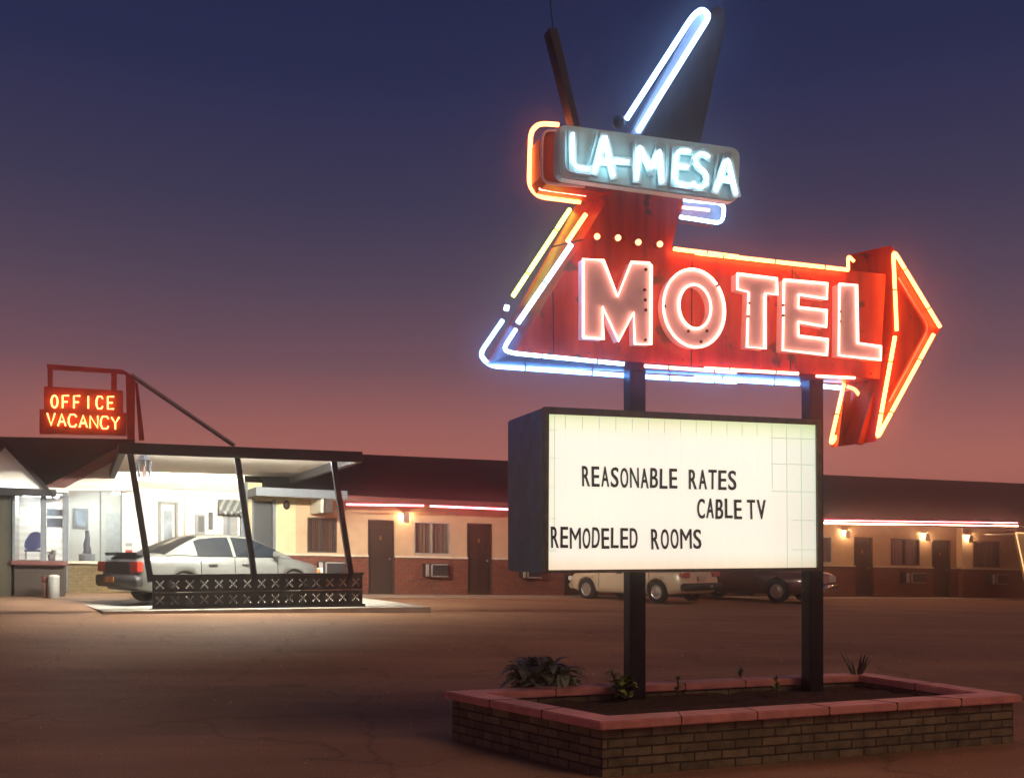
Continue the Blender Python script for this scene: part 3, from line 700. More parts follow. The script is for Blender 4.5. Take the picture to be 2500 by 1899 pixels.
# ------------------------------------------------------------------ planter
PL = [Vector((-.58, 8.43, 0)), Vector((.62, 6.93, 0)), Vector((4.21, 8.21, 0)), Vector((3.42, 9.75, 0))]
cen = sum(PL, Vector())/4
def inset(k):                                  # inset corners by k metres along both edges
    out = []
    for i in range(4):
        p = PL[i]; a = (PL[(i+1) % 4]-p).normalized(); b_ = (PL[i-1]-p).normalized()
        sn = abs(a.cross(b_).z); out.append(p+(a+b_)*k/sn)
    return out
pln = thing('brick_planter', cen, 'raised olive brown brick planter with a red lit coping around the sign posts', 'planter')
up = lambda P_, z: [Vector((p.x, p.y, z)) for p in P_]
o0, o1, i0, i1 = inset(0), inset(.045), inset(.22), inset(.2)
mb = MB()
for i in range(4):
    j = (i+1) % 4
    mb.hexa([*up([o1[i], o1[j], i1[j], i1[i]], -.02), *up([o1[i], o1[j], i1[j], i1[i]], .335)])
obj('brick_wall', mb, 'planter_brick', pln)
mb = MB()
P_ = up(o0, .337)+up(i0, .337)+up(o0, .4)+up(i0, .4); fs = []
for i in range(4):
    j = (i+1) % 4
    fs += [[i, j, 8+j, 8+i], [8+i, 8+j, 12+j, 12+i], [4+j, 4+i, 12+i, 12+j], [j, i, 4+i, 4+j]]
mb.add(P_, fs); obj('coping', mb, 'cap', pln, bevel=.008)
for i in range(4):
    j = (i+1) % 4; nJ = int((o0[j]-o0[i]).length/.62)
    for k in range(1, nJ):
        t_ = k/nJ; A_, B_ = o0[i].lerp(o0[j], t_), i0[i].lerp(i0[j], t_); e_ = (o0[j]-o0[i]).normalized()*.0035; ou = (A_-B_).normalized()*.0025
        mb = MB(); mb.hexa([*up([A_-e_+ou, A_+e_+ou, B_+e_-ou, B_-e_-ou], .336), *up([A_-e_+ou, A_+e_+ou, B_+e_-ou, B_-e_-ou], .4025)])
        obj('mortar_joint', mb, 'trim_dark', pln)
mb = MB(); n = 26; so = up(inset(.205), 0)
for j in range(n+1):
    for i in range(n+1):
        s, t_ = i/n, j/n; p = (so[0]*(1-s)+so[1]*s)*(1-t_)+(so[3]*(1-s)+so[2]*s)*t_
        mb.v.append(Vector((p.x, p.y, .29+random.uniform(-.02, .025))))
mb.f = [[j*(n+1)+i, j*(n+1)+i+1, (j+1)*(n+1)+i+1, (j+1)*(n+1)+i] for j in range(n) for i in range(n)]
obj('soil', mb, 'soil', pln, True)

def leaf(mb, base_, dirv, L, wd, droop=.4, seg=5, fold=.25):
    d = Vector(dirv).normalized(); side = d.cross(Vector((0, 0, 1)))
    side = side.normalized() if side.length > .05 else Vector((1, 0, 0))
    pts = []
    for k in range(seg+1):
        t_ = k/seg; p = Vector(base_)+d*L*t_+Vector((0, 0, -droop*L*t_*t_))
        ww = wd*math.sin(math.pi*min(1, t_*.85+.12))*(1 if t_ < 1 else 0)
        pts += [p-side*ww+Vector((0, 0, fold*ww)), p, p+side*ww+Vector((0, 0, fold*ww))]
    mb.add(pts, [[3*k+i, 3*k+i+1, 3*k+i+4, 3*k+i+3] for k in range(seg) for i in (0, 1)])
def plant(px, py, name, label, h_, r_, kind, m_, soil=.29):
    r = Vector(((px-XC)/F, 1, (YH-py)/F)); k = (EYE-soil)/-r.z; b_ = Vector((r.x*k, k, soil))
    t_ = thing(name, b_, label, 'plant'); mb = MB(); sm = MB()
    if kind == 'clump':
        for c_ in range(8):
            o = Vector((random.uniform(-r_, r_)*.66, random.uniform(-r_, r_)*.5, 0)); hh = h_*random.uniform(.55, .8)
            sm.tube([b_+o*.4, b_+o+Vector((0, 0, hh*.5))], .012, 5)
            for q_ in range(46):
                a = random.uniform(0, 6.283); e = random.uniform(-.15, 1.2); z = random.uniform(.1, 1)
                leaf(mb, b_+o+Vector((0, 0, hh*.75*z)), (math.cos(a), math.sin(a), e), h_*random.uniform(.28, .5), h_*.085, .5)
    elif kind == 'broad':
        for c_ in range(5):
            o = Vector((random.uniform(-r_, r_)*.6, random.uniform(-r_, r_)*.4, 0)); hh = h_*random.uniform(.4, .95)
            sm.tube([b_, b_+o+Vector((0, 0, hh))], .008, 5)
            for q_ in range(26):
                a = random.uniform(0, 6.283); z = random.uniform(.15, 1)
                leaf(mb, b_+o*z+Vector((0, 0, hh*z)), (math.cos(a), math.sin(a), random.uniform(0, .9)), h_*random.uniform(.2, .32), h_*.10, .3)
    elif kind == 'spiky':
        for q_ in range(26):
            a = random.uniform(0, 6.283); leaf(mb, b_+Vector((0, 0, 0)), (math.cos(a)*.45, math.sin(a)*.45, 1), h_*random.uniform(.7, 1.15), h_*.03, .12, 6)
        sm.tube([b_, b_+Vector((0, 0, .08))], .03, 6)
    else:
        sm.tube([b_, b_+Vector((0, 0, h_*.9))], .006, 5)
        for q_ in range(12):
            a = random.uniform(0, 6.283); z = random.uniform(.3, 1)
            leaf(mb, b_+Vector((0, 0, h_*.85*z)), (math.cos(a), math.sin(a), .9), h_*.4, h_*.08, .3)
    obj('foliage', mb, m_, t_, True); obj('stem', sm, 'stem', t_)
plant(1316, 1693, 'shrub', 'large bushy clump of arching leaves at the left end of the planter', .50, .40, 'clump', 'leaf_dark')
plant(1522, 1710, 'shrub', 'small bush with yellow green oval leaves at the foot of the left sign post', .34, .22, 'broad', 'leaf_bright')
plant(1655, 1705, 'sprout', 'faint seedling in the soil between the sign posts nearer the left one', .21, .05, 'sprout', 'leaf_dark')
plant(1808, 1673, 'sprout', 'small dark plant against the back coping between the posts', .21, .06, 'sprout', 'leaf_dark')
plant(1896, 1700, 'sprout', 'thin green seedling just left of the right sign post', .21, .05, 'sprout', 'leaf_bright')
plant(2092, 1672, 'spiky_plant', 'dark spiky tuft at the back corner right of the right sign post', .37, .1, 'spiky', 'leaf_dull')

# ------------------------------------------------------------------ big sign
SP = Plane(.27, 7.9, 0, 19)
ms = thing('motel_sign', SP.at(1.3, .29, -.45), 'tall red arrow motel sign reading LA-MESA MOTEL in neon on two dark posts', 'sign')
N = SP.n
MO = -.03; MD = .75
def S(f, x, y, o): return SP.hit(*f(x, y), o)
ident = lambda x, y: (x, y)
head_ = None
def pr(name, f, pts, o0, dep, m_, par=ms, bevel=0):
    mb = MB(); mb.prism([S(f, x, y, o0) for x, y in pts], -N*dep); return obj(name, mb, m_, par, bevel=bevel)
def tb(f, pts, o, m_, r=.022, par=ms, closed=False, sm=True, name='neon_tube', back=0):
    if 'neon' in m_ and r > .015: r *= .78
    P_ = [S(f, x, y, o)-N*back for x, y in pts]
    if closed: P_ = P_
    elif sm: P_ = smooth_path(P_)
    mb = MB(); mb.tube(P_, r, 8, closed); tube_ = obj(name, mb, m_, par, True)
    if 'neon' in m_ and par in (ms, head_) and not closed:
        for a_, b_ in zip(pts, pts[1:]):
            A_, B_ = S(f, *a_, o), S(f, *b_, o); L_ = (B_-A_).length
            for k in range(int(L_/.42)):
                p_ = A_.lerp(B_, (k+.5)/int(L_/.42)); e_ = (B_-A_).normalized()
                mb = MB(); mb.tube([p_-e_*.006, p_+e_*.006], r*1.22, 8); mb.tube([p_, p_-N*.07], .006, 5); obj('tube_clip', mb, 'plastic_grey', tube_)
    return tube_
# posts run from the soil through the marquee into the arrow cabinet
for px in (1549, 1983):
    u, _ = SP.uv(px, 1500, -.45)
    mb = MB(); SP.box(mb, u-.075, u+.075, .2, 3.45, -.515, -.38); obj('post', mb, 'steel_dark', ms, bevel=.006)
# arrow shaft and neck
shaft = [(1258, 862), (1497, 463), (1520, 425), (1682, 430), (1639, 607), (2163, 670), (2148, 925)]
def loft(name, front, back, o0, dep, m_):
    n = len(front); mb = MB()
    mb.add([S(ident, x, y, o0) for x, y in front]+[S(ident, x, y, o0-dep) for x, y in back],
           [list(range(n)), list(range(2*n-1, n-1, -1))]+[[i, i+n, (i+1) % n+n, (i+1) % n] for i in range(n)])
    return obj(name, mb, m_, ms)
shaftb = [(1186, 890), (1400, 512), (1430, 440), (1668, 445), (1630, 622), (2105, 690), (2090, 938)]
cab = loft('arrow_cabinet', shaft, shaftb, MO, .5, 'sign_red')
pr('sign_seam', c2, [(640, 455), (880, 400), (882, 408), (642, 463)], MO+.004, .02, 'fin_dark')
hv = [(2176, 599), (2299, 797), (2137, 1078), (2181, 812)]
hb = [(2073, 622), (2200, 800), (2030, 1092), (2076, 830)]
head = loft('arrow_head', hv, hb, .02, .55, 'sign_red'); head_ = head
for x0, y0, x1, y1 in ((1690, 618, 1688, 893), (1935, 645, 1930, 910), (1350, 712, 1352, 867)):
    pr('panel_seam', ident, [(x0-1.2, y0), (x0+1.2, y0), (x1+1.2, y1), (x1-1.2, y1)], MO+.003, .006, 'fin_dark', cab)
k_ = 0
for x in range(1300, 2130, 46):
    for y in (MO,):
        mb = MB(); mb.sphere(S(ident, x, 862+(x-1258)*.0706-12, MO+.002), .009, 6); obj('rivet', mb, 'sign_red_side', cab, True)
# face tubes
tb(c2, [(1600, 478), (2105, 540)], .03, 'neon_red')
tb(c3, [(0, 225), (1075, 345)], .03, 'neon_red')
tb(c3, [(1075, 345), (1072, 240), (1115, 285)], -.1, 'neon_red', .018)
tb(c2, [(905, 205), (760, 420)], .03, 'neon_red', .024)
tb(c2, [(790, 445), (370, 1060)], .03, 'neon_ice', .026)
tb(c2, [(355, 1110), (250, 1270), (330, 1300), (1205, 1385)], .03, 'neon_ice', .02)
tb(c2, [(1370, 1400), (2090, 1450)], .03, 'neon_pinkred', .014)
tb(c3, [(60, 1040), (720, 1078)], .03, 'neon_pinkred', .014); tb(c3, [(850, 1095), (1120, 1108)], .03, 'neon_pinkred', .016)
# rear rim tubes, seen past the cabinet side
tb(c2, [(780, 165), (330, 850)], -.53, 'neon_yellow', .024)
tb(c2, [(285, 925), (275, 960)], -.53, 'neon_ice', .028)
tb(c2, [(250, 1040), (65, 1310), (150, 1400), (1205, 1475)], -.53, 'neon_blue', .024)
tb(c2, [(1375, 1485), (2090, 1525)], -.53, 'neon_blue', .026)
tb(c3, [(-10, 1108), (725, 1150)], -.53, 'neon_blue', .026); tb(c3, [(860, 1165), (1040, 1180)], -.53, 'neon_ice', .026)
tb(c3, [(1045, 1150), (945, 1585), (995, 1520)], -.5, 'neon_red', .022)
tb(c3, [(1070, 1170), (1130, 1190), (1235, 1390)], -.3, 'neon_small', .022)
# arrow head tubes
tb(c3, [(1418, 775), (1392, 200), (1725, 750)], .06, 'neon_red', .022, par=head)
tb(c3, [(1678, 800), (1275, 1545), (1405, 815)], .06, 'neon_red', .022, par=head)
tb(c3, [(1430, 400), (1645, 752), (1365, 1275)], .035, 'letter_pink', .008, par=head, name='face_rim')
# head side wall stripes
pr('side_rib', c3, [(1060, 1200), (1095, 1200), (1065, 1585), (1015, 1590)], -.36, .03, 'sign_red_side', head)
pr('side_rib', c3, [(1255, 1200), (1280, 1200), (1180, 1580), (1140, 1575)], -.10, .03, 'sign_red_side', head)
# MOTEL channel letters
ML = {'M': (c2, [(885, 1175), (885, 555), (1045, 565), (1157, 850), (1265, 580), (1405, 588), (1425, 610), (1421, 1232), (1292, 1228), (1283, 980), (1165, 1205), (1037, 935), (1047, 1188)]),
      'T': (c3, [(290, 370), (572, 405), (575, 520), (490, 512), (490, 902), (358, 890), (370, 502), (290, 482)]),
      'E': (c3, [(620, 413), (930, 440), (925, 550), (725, 520), (722, 608), (925, 630), (920, 748), (722, 713), (725, 810), (932, 835), (926, 947), (612, 912)]),
      'L': (c3, [(1012, 443), (1137, 450), (1145, 860), (1308, 885), (1306, 982), (1008, 950)])}
def tess_prism(outer, inner, back):                # ring prism
    n = len(outer); vs = outer+inner+[p+back for p in outer]+[p+back for p in inner]; fs = []
    for i in range(n):
        j = (i+1) % n
        fs += [[i, j, n+j, n+i], [2*n+j, 2*n+i, 3*n+i, 3*n+j], [j, i, 2*n+i, 2*n+j], [n+i, n+j, 3*n+j, 3*n+i]]
    return MB().add(vs, fs)
for ch in 'MTEL':
    f, pts = ML[ch]
    le = pr('letter', f, pts, .07, .10, 'letter_pink')
    cx = sum(p[0] for p in pts)/len(pts); cy = sum(p[1] for p in pts)/len(pts)
    tb(f, pts+[pts[0]], .085, 'neon_letter', .0095, le, sm=False)
ring = lambda cx, cy, rx, ry, k=40: [(cx+rx*math.cos(2*math.pi*i/k), cy+ry*math.sin(2*math.pi*i/k)-.09*rx*0+.10*rx*math.cos(2*math.pi*i/k)) for i in range(k)]
oo = ring(1760, 945, 243, 308); oi = ring(1767, 932, 125, 172)
mb = tess_prism([S(c2, x, y, .07) for x, y in oo], [S(c2, x, y, .07) for x, y in oi], -N*.1)
le = obj('letter', mb, 'letter_pink', ms)
tb(c2, oo, .085, 'neon_letter', .0095, le, True); tb(c2, oi, .085, 'neon_letter', .0095, le, True)
mb = MB()
for f, pts in ((c2, [(1380, 640), (1370, 800), (1375, 880), (1380, 960), (1375, 1195), (1715, 1125), (1860, 1125), (1815, 1210), (1525, 930), (1945, 765)]), (c3, [(615, 595), (615, 668), (1015, 640), (1015, 710), (370, 580), (365, 675), (75, 775)])):
    for x, y in pts: mb.sphere(S(f, x, y, .085), .014, 8)
obj('tube_support', mb, 'fin_dark', ms, True)
for x, y in ((995, 380), (1160, 390), (1320, 425), (1490, 440)):
    mb = MB(); p = S(c2, x, y, .02); mb.sphere(p, .026, 10); bl = obj('bulb', mb, 'bulb_glow', ms, True)
    mb = MB(); mb.tube([p-N*.06, p-N*.015], .03, 8); obj('socket', mb, 'sign_red_side', bl)
# rounded red panel and the LA-MESA box
pan = pr('name_panel', c1, [(660, 950), (560, 955), (520, 1000), (515, 1290), (550, 1348), (640, 1365), (1050, 1420), (1050, 1000)], .03, .24, 'sign_red')
tb(c1, [(640, 960), (545, 962), (518, 1010), (515, 1285), (545, 1342), (830, 1370)], .05, 'letter_pink', .012, pan, name='face_rim')
tb(c1, [(640, 915), (500, 905), (437, 965), (425, 1360), (490, 1440), (800, 1480)], -.22, 'neon_red', .024, pan)
tb(c1, [(500, 1385), (840, 1432)], -.1, 'neon_pinkred', .010, pan)
pr('lower_panel', c1, [(1560, 1470), (1850, 1500), (1835, 1620), (1535, 1575)], -.12, .2, 'trim_grey')
tb(c1, [(1560, 1466), (1858, 1492), (1842, 1638), (1530, 1590)], -.06, 'neon_spike', .02)
tb(c1, [(1550, 1520), (1745, 1540)], -.02, 'neon_pinkred', .016)
def rrect(f, cs, rad=18, k=5):
    out = []
    for i in range(4):
        p = Vector(cs[i]); a = Vector(cs[i-1]); b_ = Vector(cs[(i+1) % 4]); pa = p+(a-p).normalized()*rad; pb = p+(b_-p).normalized()*rad
        for j in range(k+1):
            t_ = j/k; v = pa*(1-t_)**2+p*2*t_*(1-t_)+pb*t_**2; out.append((v.x, v.y))
    return out
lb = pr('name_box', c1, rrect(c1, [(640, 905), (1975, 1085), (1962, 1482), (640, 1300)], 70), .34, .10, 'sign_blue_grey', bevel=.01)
lap = [[(745, 975), (748, 1222), (865, 1238)], [(975, 1000), (905, 1262)], [(985, 1000), (1045, 1292)], [(930, 1180), (1020, 1188)],
       [(1056, 1176), (1152, 1184)], [(1215, 1318), (1232, 1045), (1322, 1260), (1385, 1075), (1402, 1335)],
       [(1605, 1108), (1505, 1100), (1492, 1342), (1610, 1358)], [(1500, 1212), (1590, 1222)],
       [(1745, 1150), (1705, 1122), (1655, 1135), (1640, 1180), (1672, 1225), (1722, 1265), (1735, 1320), (1705, 1372), (1650, 1370), (1625, 1335)],
       [(1795, 1398), (1880, 1140), (1945, 1422)], [(1825, 1310), (1922, 1322)]]
lout = [[(685, 965), (685, 1258), (872, 1282)], [(915, 985), (850, 1225)], [(1185, 1042), (1182, 1310)], [(1440, 1065), (1432, 1350)], [(1810, 1128), (1772, 1370)]]
for st in lap:
    dx = tb(c1, st, .385, 'neon_white', .0125 if st else 0, lb)
for st in lout: tb(c1, st, .355, 'letter_white', .009, lb, name='tube_return')
def ribbon(f, st, o, wpx, dep, m_, par):
    for (x0, y0), (x1, y1) in zip(st, st[1:]):
        L_ = math.hypot(x1-x0, y1-y0); nx_, ny_ = -(y1-y0)/L_*wpx, (x1-x0)/L_*wpx; ex, ey = (x1-x0)/L_*wpx*.8, (y1-y0)/L_*wpx*.8
        yield [S(f, x0-ex+nx_, y0-ey+ny_, o), S(f, x1+ex+nx_, y1+ey+ny_, o), S(f, x1+ex-nx_, y1+ey-ny_, o), S(f, x0-ex-nx_, y0-ey-ny_, o)]
mb = MB(); kk = 0
for st in lap:
    for q_ in ribbon(c1, st, .355+.0006*kk, 30, .012, '', None): mb.prism(q_, -N*.013); kk += 1
obj('letter_backing', mb, 'letter_white', lb)
# fins on top
mb = MB(); fin = [(1205, 1000), (1735, 140), (1765, 70), (1815, 48), (1858, 80), (1866, 170), (1690, 1000), (1675, 1060)]
pr('fin', c1, fin, -.02, .22, 'fin_dark')
sb = pr('spike_band', c1, [(1165, 985), (1655, 110), (1700, 75), (1738, 120), (1250, 985)], .1, .1, 'fin_grey')
tb(c1, [(1140, 870), (1628, 112), (1695, 68), (1748, 120), (1225, 960)], .13, 'neon_spike', .0275, sb)
pr('fin', c1, [(572, 205), (632, 212), (800, 925), (755, 925)], .0, .12, 'fin_dark')
tb(c1, [(575, -40), (600, 215)], -.05, 'steel_dark', .004, sm=False, name='antenna')
mb = MB(); mb.sphere(S(c1, 1080, 895, .12), .055, 16); bl = obj('finial_ball', mb, 'black_plastic', ms, True)
# marquee
mqf = [S(c4, x, y, 0) for x, y in ((335, 1155), (2110, 1140), (2108, 172), (335, 88))]
fp_ = [S(c4, x, y, 0) for x, y in ((358, 1135), (2085, 1118), (2078, 205), (362, 135))]
mat('navy_paint', (.045, .12, .24), .5, noise=.3)
mb = MB(); mb.prism([p-N*.01 for p in mqf], -N*.88); mq = obj('marquee_cabinet', mb, 'navy_paint', ms, bevel=.012)
mb = tess_prism([p+N*.03 for p in mqf], [p+N*.03 for p in fp_], -N*.06); obj('marquee_frame', mb, 'frame_metal', ms)
mb = MB(); mb.prism([p+N*.006 for p in fp_], -N*.01); face = obj('marquee_face', mb, 'marquee_panel', ms)
# tile seams of the lettering tracks
def bil(s, t_): return (fp_[0]*(1-s)+fp_[1]*s)*(1-t_)+(fp_[3]*(1-s)+fp_[2]*s)*t_
mb = MB()
nv, nh = 17, 5
seam = mat('seam', (.45, .5, .42), .6, noise=.1)
b_ = seam.node_tree.nodes['Principled BSDF']; b_.inputs['Emission Color'].default_value = (.50, .60, .46, 1); b_.inputs['Emission Strength'].default_value = .85
def seamline(s0, t0, s1, t1, w_=.0035, m_=None):
    a, b2_ = bil(s0, t0)+N*.008, bil(s1, t1)+N*.008; e = (b2_-a).normalized(); sd = e.cross(N)*w_
    mb = MB(); mb.prism([a-sd, b2_-sd, b2_+sd, a+sd], -N*.002); obj('seam', mb, m_ or seam, face)
faint = seam.copy(); faint.name = 'seam_faint'
fb = faint.node_tree.nodes['Principled BSDF']; fb.inputs['Emission Color'].default_value = (.88, .90, .74, 1); fb.inputs['Emission Strength'].default_value = .78; fb.inputs['Roughness'].default_value = 1
for k in range(1, nv):
    s = k/nv; lo = 0 if k in (15, 16) else (.55 if k == 14 else .91)
    seamline(s, lo, s, 1)
    if lo: seamline(s, 0, s, lo-.003, .0016, faint)
seamline(.022, .2, .022, 1, .003)
for t_ in (.125, .33, .53, .72, .90):
    seamline(.82 if t_ > .5 else .9, t_, 1, t_); seamline(0, t_, .03, t_); seamline(.031, t_, .81 if t_ > .5 else .89, t_, .0018, faint)
fc = {}
def glyph(ch):
    if ch in fc: return fc[ch]
    cu_ = bpy.data.curves.new('t', 'FONT'); cu_.body = ch; cu_.offset = -.004 if ch in 'MN' else .008; cu_.resolution_u = 4
    o = bpy.data.objects.new('t', cu_); COL.objects.link(o)
    dg = bpy.context.evaluated_depsgraph_get(); me = o.evaluated_get(dg).to_mesh()
    vs = [Vector(v.co) for v in me.vertices]; fs = [list(p.vertices) for p in me.polygons]
    x0, x1 = min(v.x for v in vs), max(v.x for v in vs); y0, y1 = min(v.y for v in vs), max(v.y for v in vs)
    vs = [((v.x-x0)/(x1-x0), (v.y-y0)/(y1-y0)) for v in vs]
    # boundary edges for the side walls
    from collections import Counter
    ec_ = Counter()
    for f_ in fs:
        for i in range(len(f_)): ec_[tuple(sorted((f_[i], f_[(i+1) % len(f_)])))] += 1
    bd = [e for e, n_ in ec_.items() if n_ == 1]
    o.evaluated_get(dg).to_mesh_clear(); bpy.data.objects.remove(o); bpy.data.curves.remove(cu_)
    fc[ch] = (vs, fs, bd); return fc[ch]
words = [('REASONABLE', 585, 1195, (467, 598), (485, 613)), ('RATES', 1272, 1575, (487, 613), (494, 620)), ('CABLE', 1326, 1610, (674, 803), (680, 806)),
         ('TV', 1648, 1765, (680, 806), (683, 808)), ('REMODELED', 385, 940, (857, 995), (868, 998)), ('ROOMS', 1030, 1350, (868, 1000), (872, 998))]
adv = {'M': 1.35, 'N': 1.1, 'V': 1.1}
for wd_, x0, x1, (ta, ba), (tb_, bb) in words:
    tot = sum(adv.get(c_, 1) for c_ in wd_)-.22; cur = 0
    for ch in wd_:
        a_ = adv.get(ch, 1); vs, fs, bd = glyph(ch)
        l0 = cur/tot; l1 = (cur+a_-.22)/tot; cur += a_
        P_ = []; tilt_ = random.uniform(-4, 4); drop_ = random.uniform(-3, 3)
        for gx_, gy_ in vs:
            s = l0+(l1-l0)*gx_; x = x0+(x1-x0)*s; top_ = ta+(tb_-ta)*s; bot = ba+(bb-ba)*s
            P_.append(S(c4, x+(gy_-.5)*tilt_, bot+(top_-bot)*gy_+drop_, .03))
        n = len(P_); mb = MB().add(P_+[p-N*.015 for p in P_], [list(f_) for f_ in fs]+[[i+n for i in f_[::-1]] for f_ in fs]+[[e[0], e[1], e[1]+n, e[0]+n] for e in bd])
        obj('letter', mb, 'black_plastic', face)

# ------------------------------------------------------------------ cars
def lerp(tab, x):
    for (x0, y0), (x1, y1) in zip(tab, tab[1:]):
        if x <= x1: return y0+(y1-y0)*max(0, (x-x0))/(x1-x0)
    return tab[-1][1]
def grid(mb, secs, close_ends=True):
    n = len(secs[0]); vs = [v for s in secs for v in s]
    fs = [[i*n+j, i*n+(j+1) % n, (i+1)*n+(j+1) % n, (i+1)*n+j] for i in range(len(secs)-1) for j in range(n)]
    if close_ends: fs += [list(range(n))[::-1], [(len(secs)-1)*n+j for j in range(n)]]
    return mb.add(vs, fs)
def make_car(name, label, loc, rz, paint, sp):
    t_ = thing(name, loc, label, 'car', None, rz); L = sp['L']; Wd = sp['W']
    # x forward from rear (0) to front (L); shift so that the origin is the middle
    def T(x, y, z): return Vector((x-L/2, y, z))
    st = sp['stations']; secs = []
    xs = sorted(set([i*L/46 for i in range(47)]+[.04, L-.04]))
    for x in xs:
        zt = lerp(sp['top'], x); w_ = lerp(sp['width'], x)*Wd; zb = lerp(sp['bot'], x)
        cr = .03
        half = [(w_*.80, zb), (w_*.95, zb+.05), (w_*.985, zb+(zt-zb)*.25), (w_, zb+(zt-zb)*.5), (w_*.985, zb+(zt-zb)*.72), (w_*.95, zt-.055), (w_*.89, zt-.012), (w_*.6, zt+cr*.6), (w_*.25, zt+cr)]
        secs.append([T(x, y, z) for y, z in half]+[T(x, -y, z) for y, z in reversed(half)])
    mb = grid(MB(), secs); body = obj('body', mb, paint, t_, True, local=True)
    # wheel arches
    cut = MB()
    for ax in sp['axles']:
        for s_ in (1, -1):
            cut.tube([T(ax, s_*(Wd-.32), sp['wr']), T(ax, s_*(Wd+.25), sp['wr'])], sp['wr']+.055, 28)
    co_ = obj('cutter', cut, 'car_dark', t_, local=True)
    md = body.modifiers.new('b', 'BOOLEAN'); md.operation = 'DIFFERENCE'; md.object = co_; md.solver = 'EXACT'
    bpy.context.view_layer.update(); dg = bpy.context.evaluated_depsgraph_get()
    nm = bpy.data.meshes.new_from_object(body.evaluated_get(dg)); body.modifiers.clear(); body.data = nm
    bpy.data.objects.remove(co_)
    nm.materials.clear(); nm.materials.append(MAT[paint])
    # greenhouse
    gx_ = sp['gx']; xs = [gx_[0]+(gx_[-1]-gx_[0])*i/40 for i in range(41)]
    parts = {}
    belt = lambda x: lerp(sp['top'], x)-.015
    secs = []
    for x in xs:
        zb = belt(x); zr = max(zb+.004, lerp(sp['roof'], x)); hgt = zr-zb
        wb = lerp(sp['width'], x)*Wd*.93; wt = wb-(.22*hgt/.42)-.04
        wt = max(wt, .3)
        half = [(wb, zb), (wb-(wb-wt)*.45, zb+hgt*.5), (wb-(wb-wt)*.85, zb+hgt*.87), (wt-.05, zb+hgt*.975), (wt*.5, zr+.015)]
        secs.append([T(x, y, z) for y, z in half]+[T(x, -y, z) for y, z in reversed(half)])
    n = 10; pil = sp['pillars']
    for i in range(40):
        xm = (xs[i]+xs[i+1])/2
        for j in range(9):
            front_back = xm < gx_[1] or xm > gx_[2]
            side = j in (0, 1, 7, 8); cant = j in (2, 6)
            if side: k = 'side_window' if any(a <= xm <= b_ for a, b_ in pil) else 'pillar'
            elif cant: k = 'pillar'
            else: k = ('rear_window' if xm < gx_[1] else 'windshield') if front_back else 'roof'
            parts.setdefault(k, []).append((i, j))
    vs = [v for s in secs for v in s]
    for k, cells in parts.items():
        mb = MB(); mp_ = {}
        for i, j in cells:
            f_ = []
            for q_ in (i*n+j, i*n+j+1, (i+1)*n+j+1, (i+1)*n+j):
                if q_ not in mp_: mp_[q_] = len(mb.v); mb.v.append(vs[q_])
                f_.append(mp_[q_])
            mb.f.append(f_)
        obj(k, mb, 'car_glass' if 'wind' in k else paint, t_, True, local=True)
    # wheels
    for ax in sp['axles']:
        for s_ in (1, -1):
            y0 = s_*(Wd-.22); y1 = s_*(Wd-.015)
            prof = [(y0, sp['wr']*.6), (y0, sp['wr']*.93), (y0+(y1-y0)*.12, sp['wr']), (y0+(y1-y0)*.88, sp['wr']), (y1, sp['wr']*.93), (y1, sp['wr']*.62)]
            mb = MB(); kk = 24
            vs2 = [T(ax+r_*math.cos(2*math.pi*q_/kk), y, sp['wr']+r_*math.sin(2*math.pi*q_/kk)) for y, r_ in prof for q_ in range(kk)]
            fs2 = [[a*kk+q_, a*kk+(q_+1) % kk, (a+1)*kk+(q_+1) % kk, (a+1)*kk+q_] for a in range(5) for q_ in range(kk)]
            mb.add(vs2, fs2); wh = obj('wheel', mb, 'tyre', t_, True, local=True)
            mb = MB(); yy = y1-s_*.03
            vs2 = [T(ax, yy+s_*.02, sp['wr'])]+[T(ax+r_*math.cos(2*math.pi*q_/kk), y, sp['wr']+r_*math.sin(2*math.pi*q_/kk)) for y, r_ in ((yy+s_*.02, .1), (yy, sp['wr']*.55), (yy+s_*.015, sp['wr']*.63)) for q_ in range(kk)]
            fs2 = [[0, 1+q_, 1+(q_+1) % kk] for q_ in range(kk)]+[[1+a*kk+q_, 1+(a+1)*kk+q_, 1+(a+1)*kk+(q_+1) % kk, 1+a*kk+(q_+1) % kk] for a in range(2) for q_ in range(kk)]
            mb.add(vs2, fs2); obj('rim', mb, 'hubcap', wh, True, local=True)
    def bx(nm_, x0, x1, y0, y1, z0, z1, m_, par=t_, bev=.015):
        mb = MB(); mb.hexa([T(x0, y0, z0), T(x1, y0, z0), T(x1, y1, z0), T(x0, y1, z0), T(x0, y0, z1), T(x1, y0, z1), T(x1, y1, z1), T(x0, y1, z1)])
        return obj(nm_, mb, m_, par, True if bev > .02 else False, local=True, bevel=bev)
    for s_ in (1, -1):
        w_ = Wd
        for (x0, x1, y0, y1, z0, z1, m_, nm_) in sp['lights']:
            a, b_ = sorted((s_*y0, s_*y1)); bx(nm_, x0, x1, a, b_, z0, z1, m_)
        for xd in sp['door_gaps']:
            mb = MB(); pts = [T(xd+dx_, s_*(lerp(sp['width'], xd)*Wd*f_+.004), z) for dx_, f_, z in ((0, .97, belt(xd)-.03), (0, 1.0, .62), (0, .99, .36), )]
            mb.tube(pts, .008, 5); obj('door_gap', mb, 'car_dark', t_, local=True)
        for xh in sp['handles']:
            bx('door_handle', xh-.1, xh+.1, *sorted((s_*(Wd*.975), s_*(Wd+.015))), .76, .795, 'car_dark', bev=.006)
        a, b_ = sorted((s_*(Wd-.02), s_*(Wd+.14))); mx_ = sp['gx'][3]-.55
        bx('wing_mirror', mx_, mx_+.1, a, b_, belt(mx_)-.0, belt(mx_)+.13, paint, bev=.02)
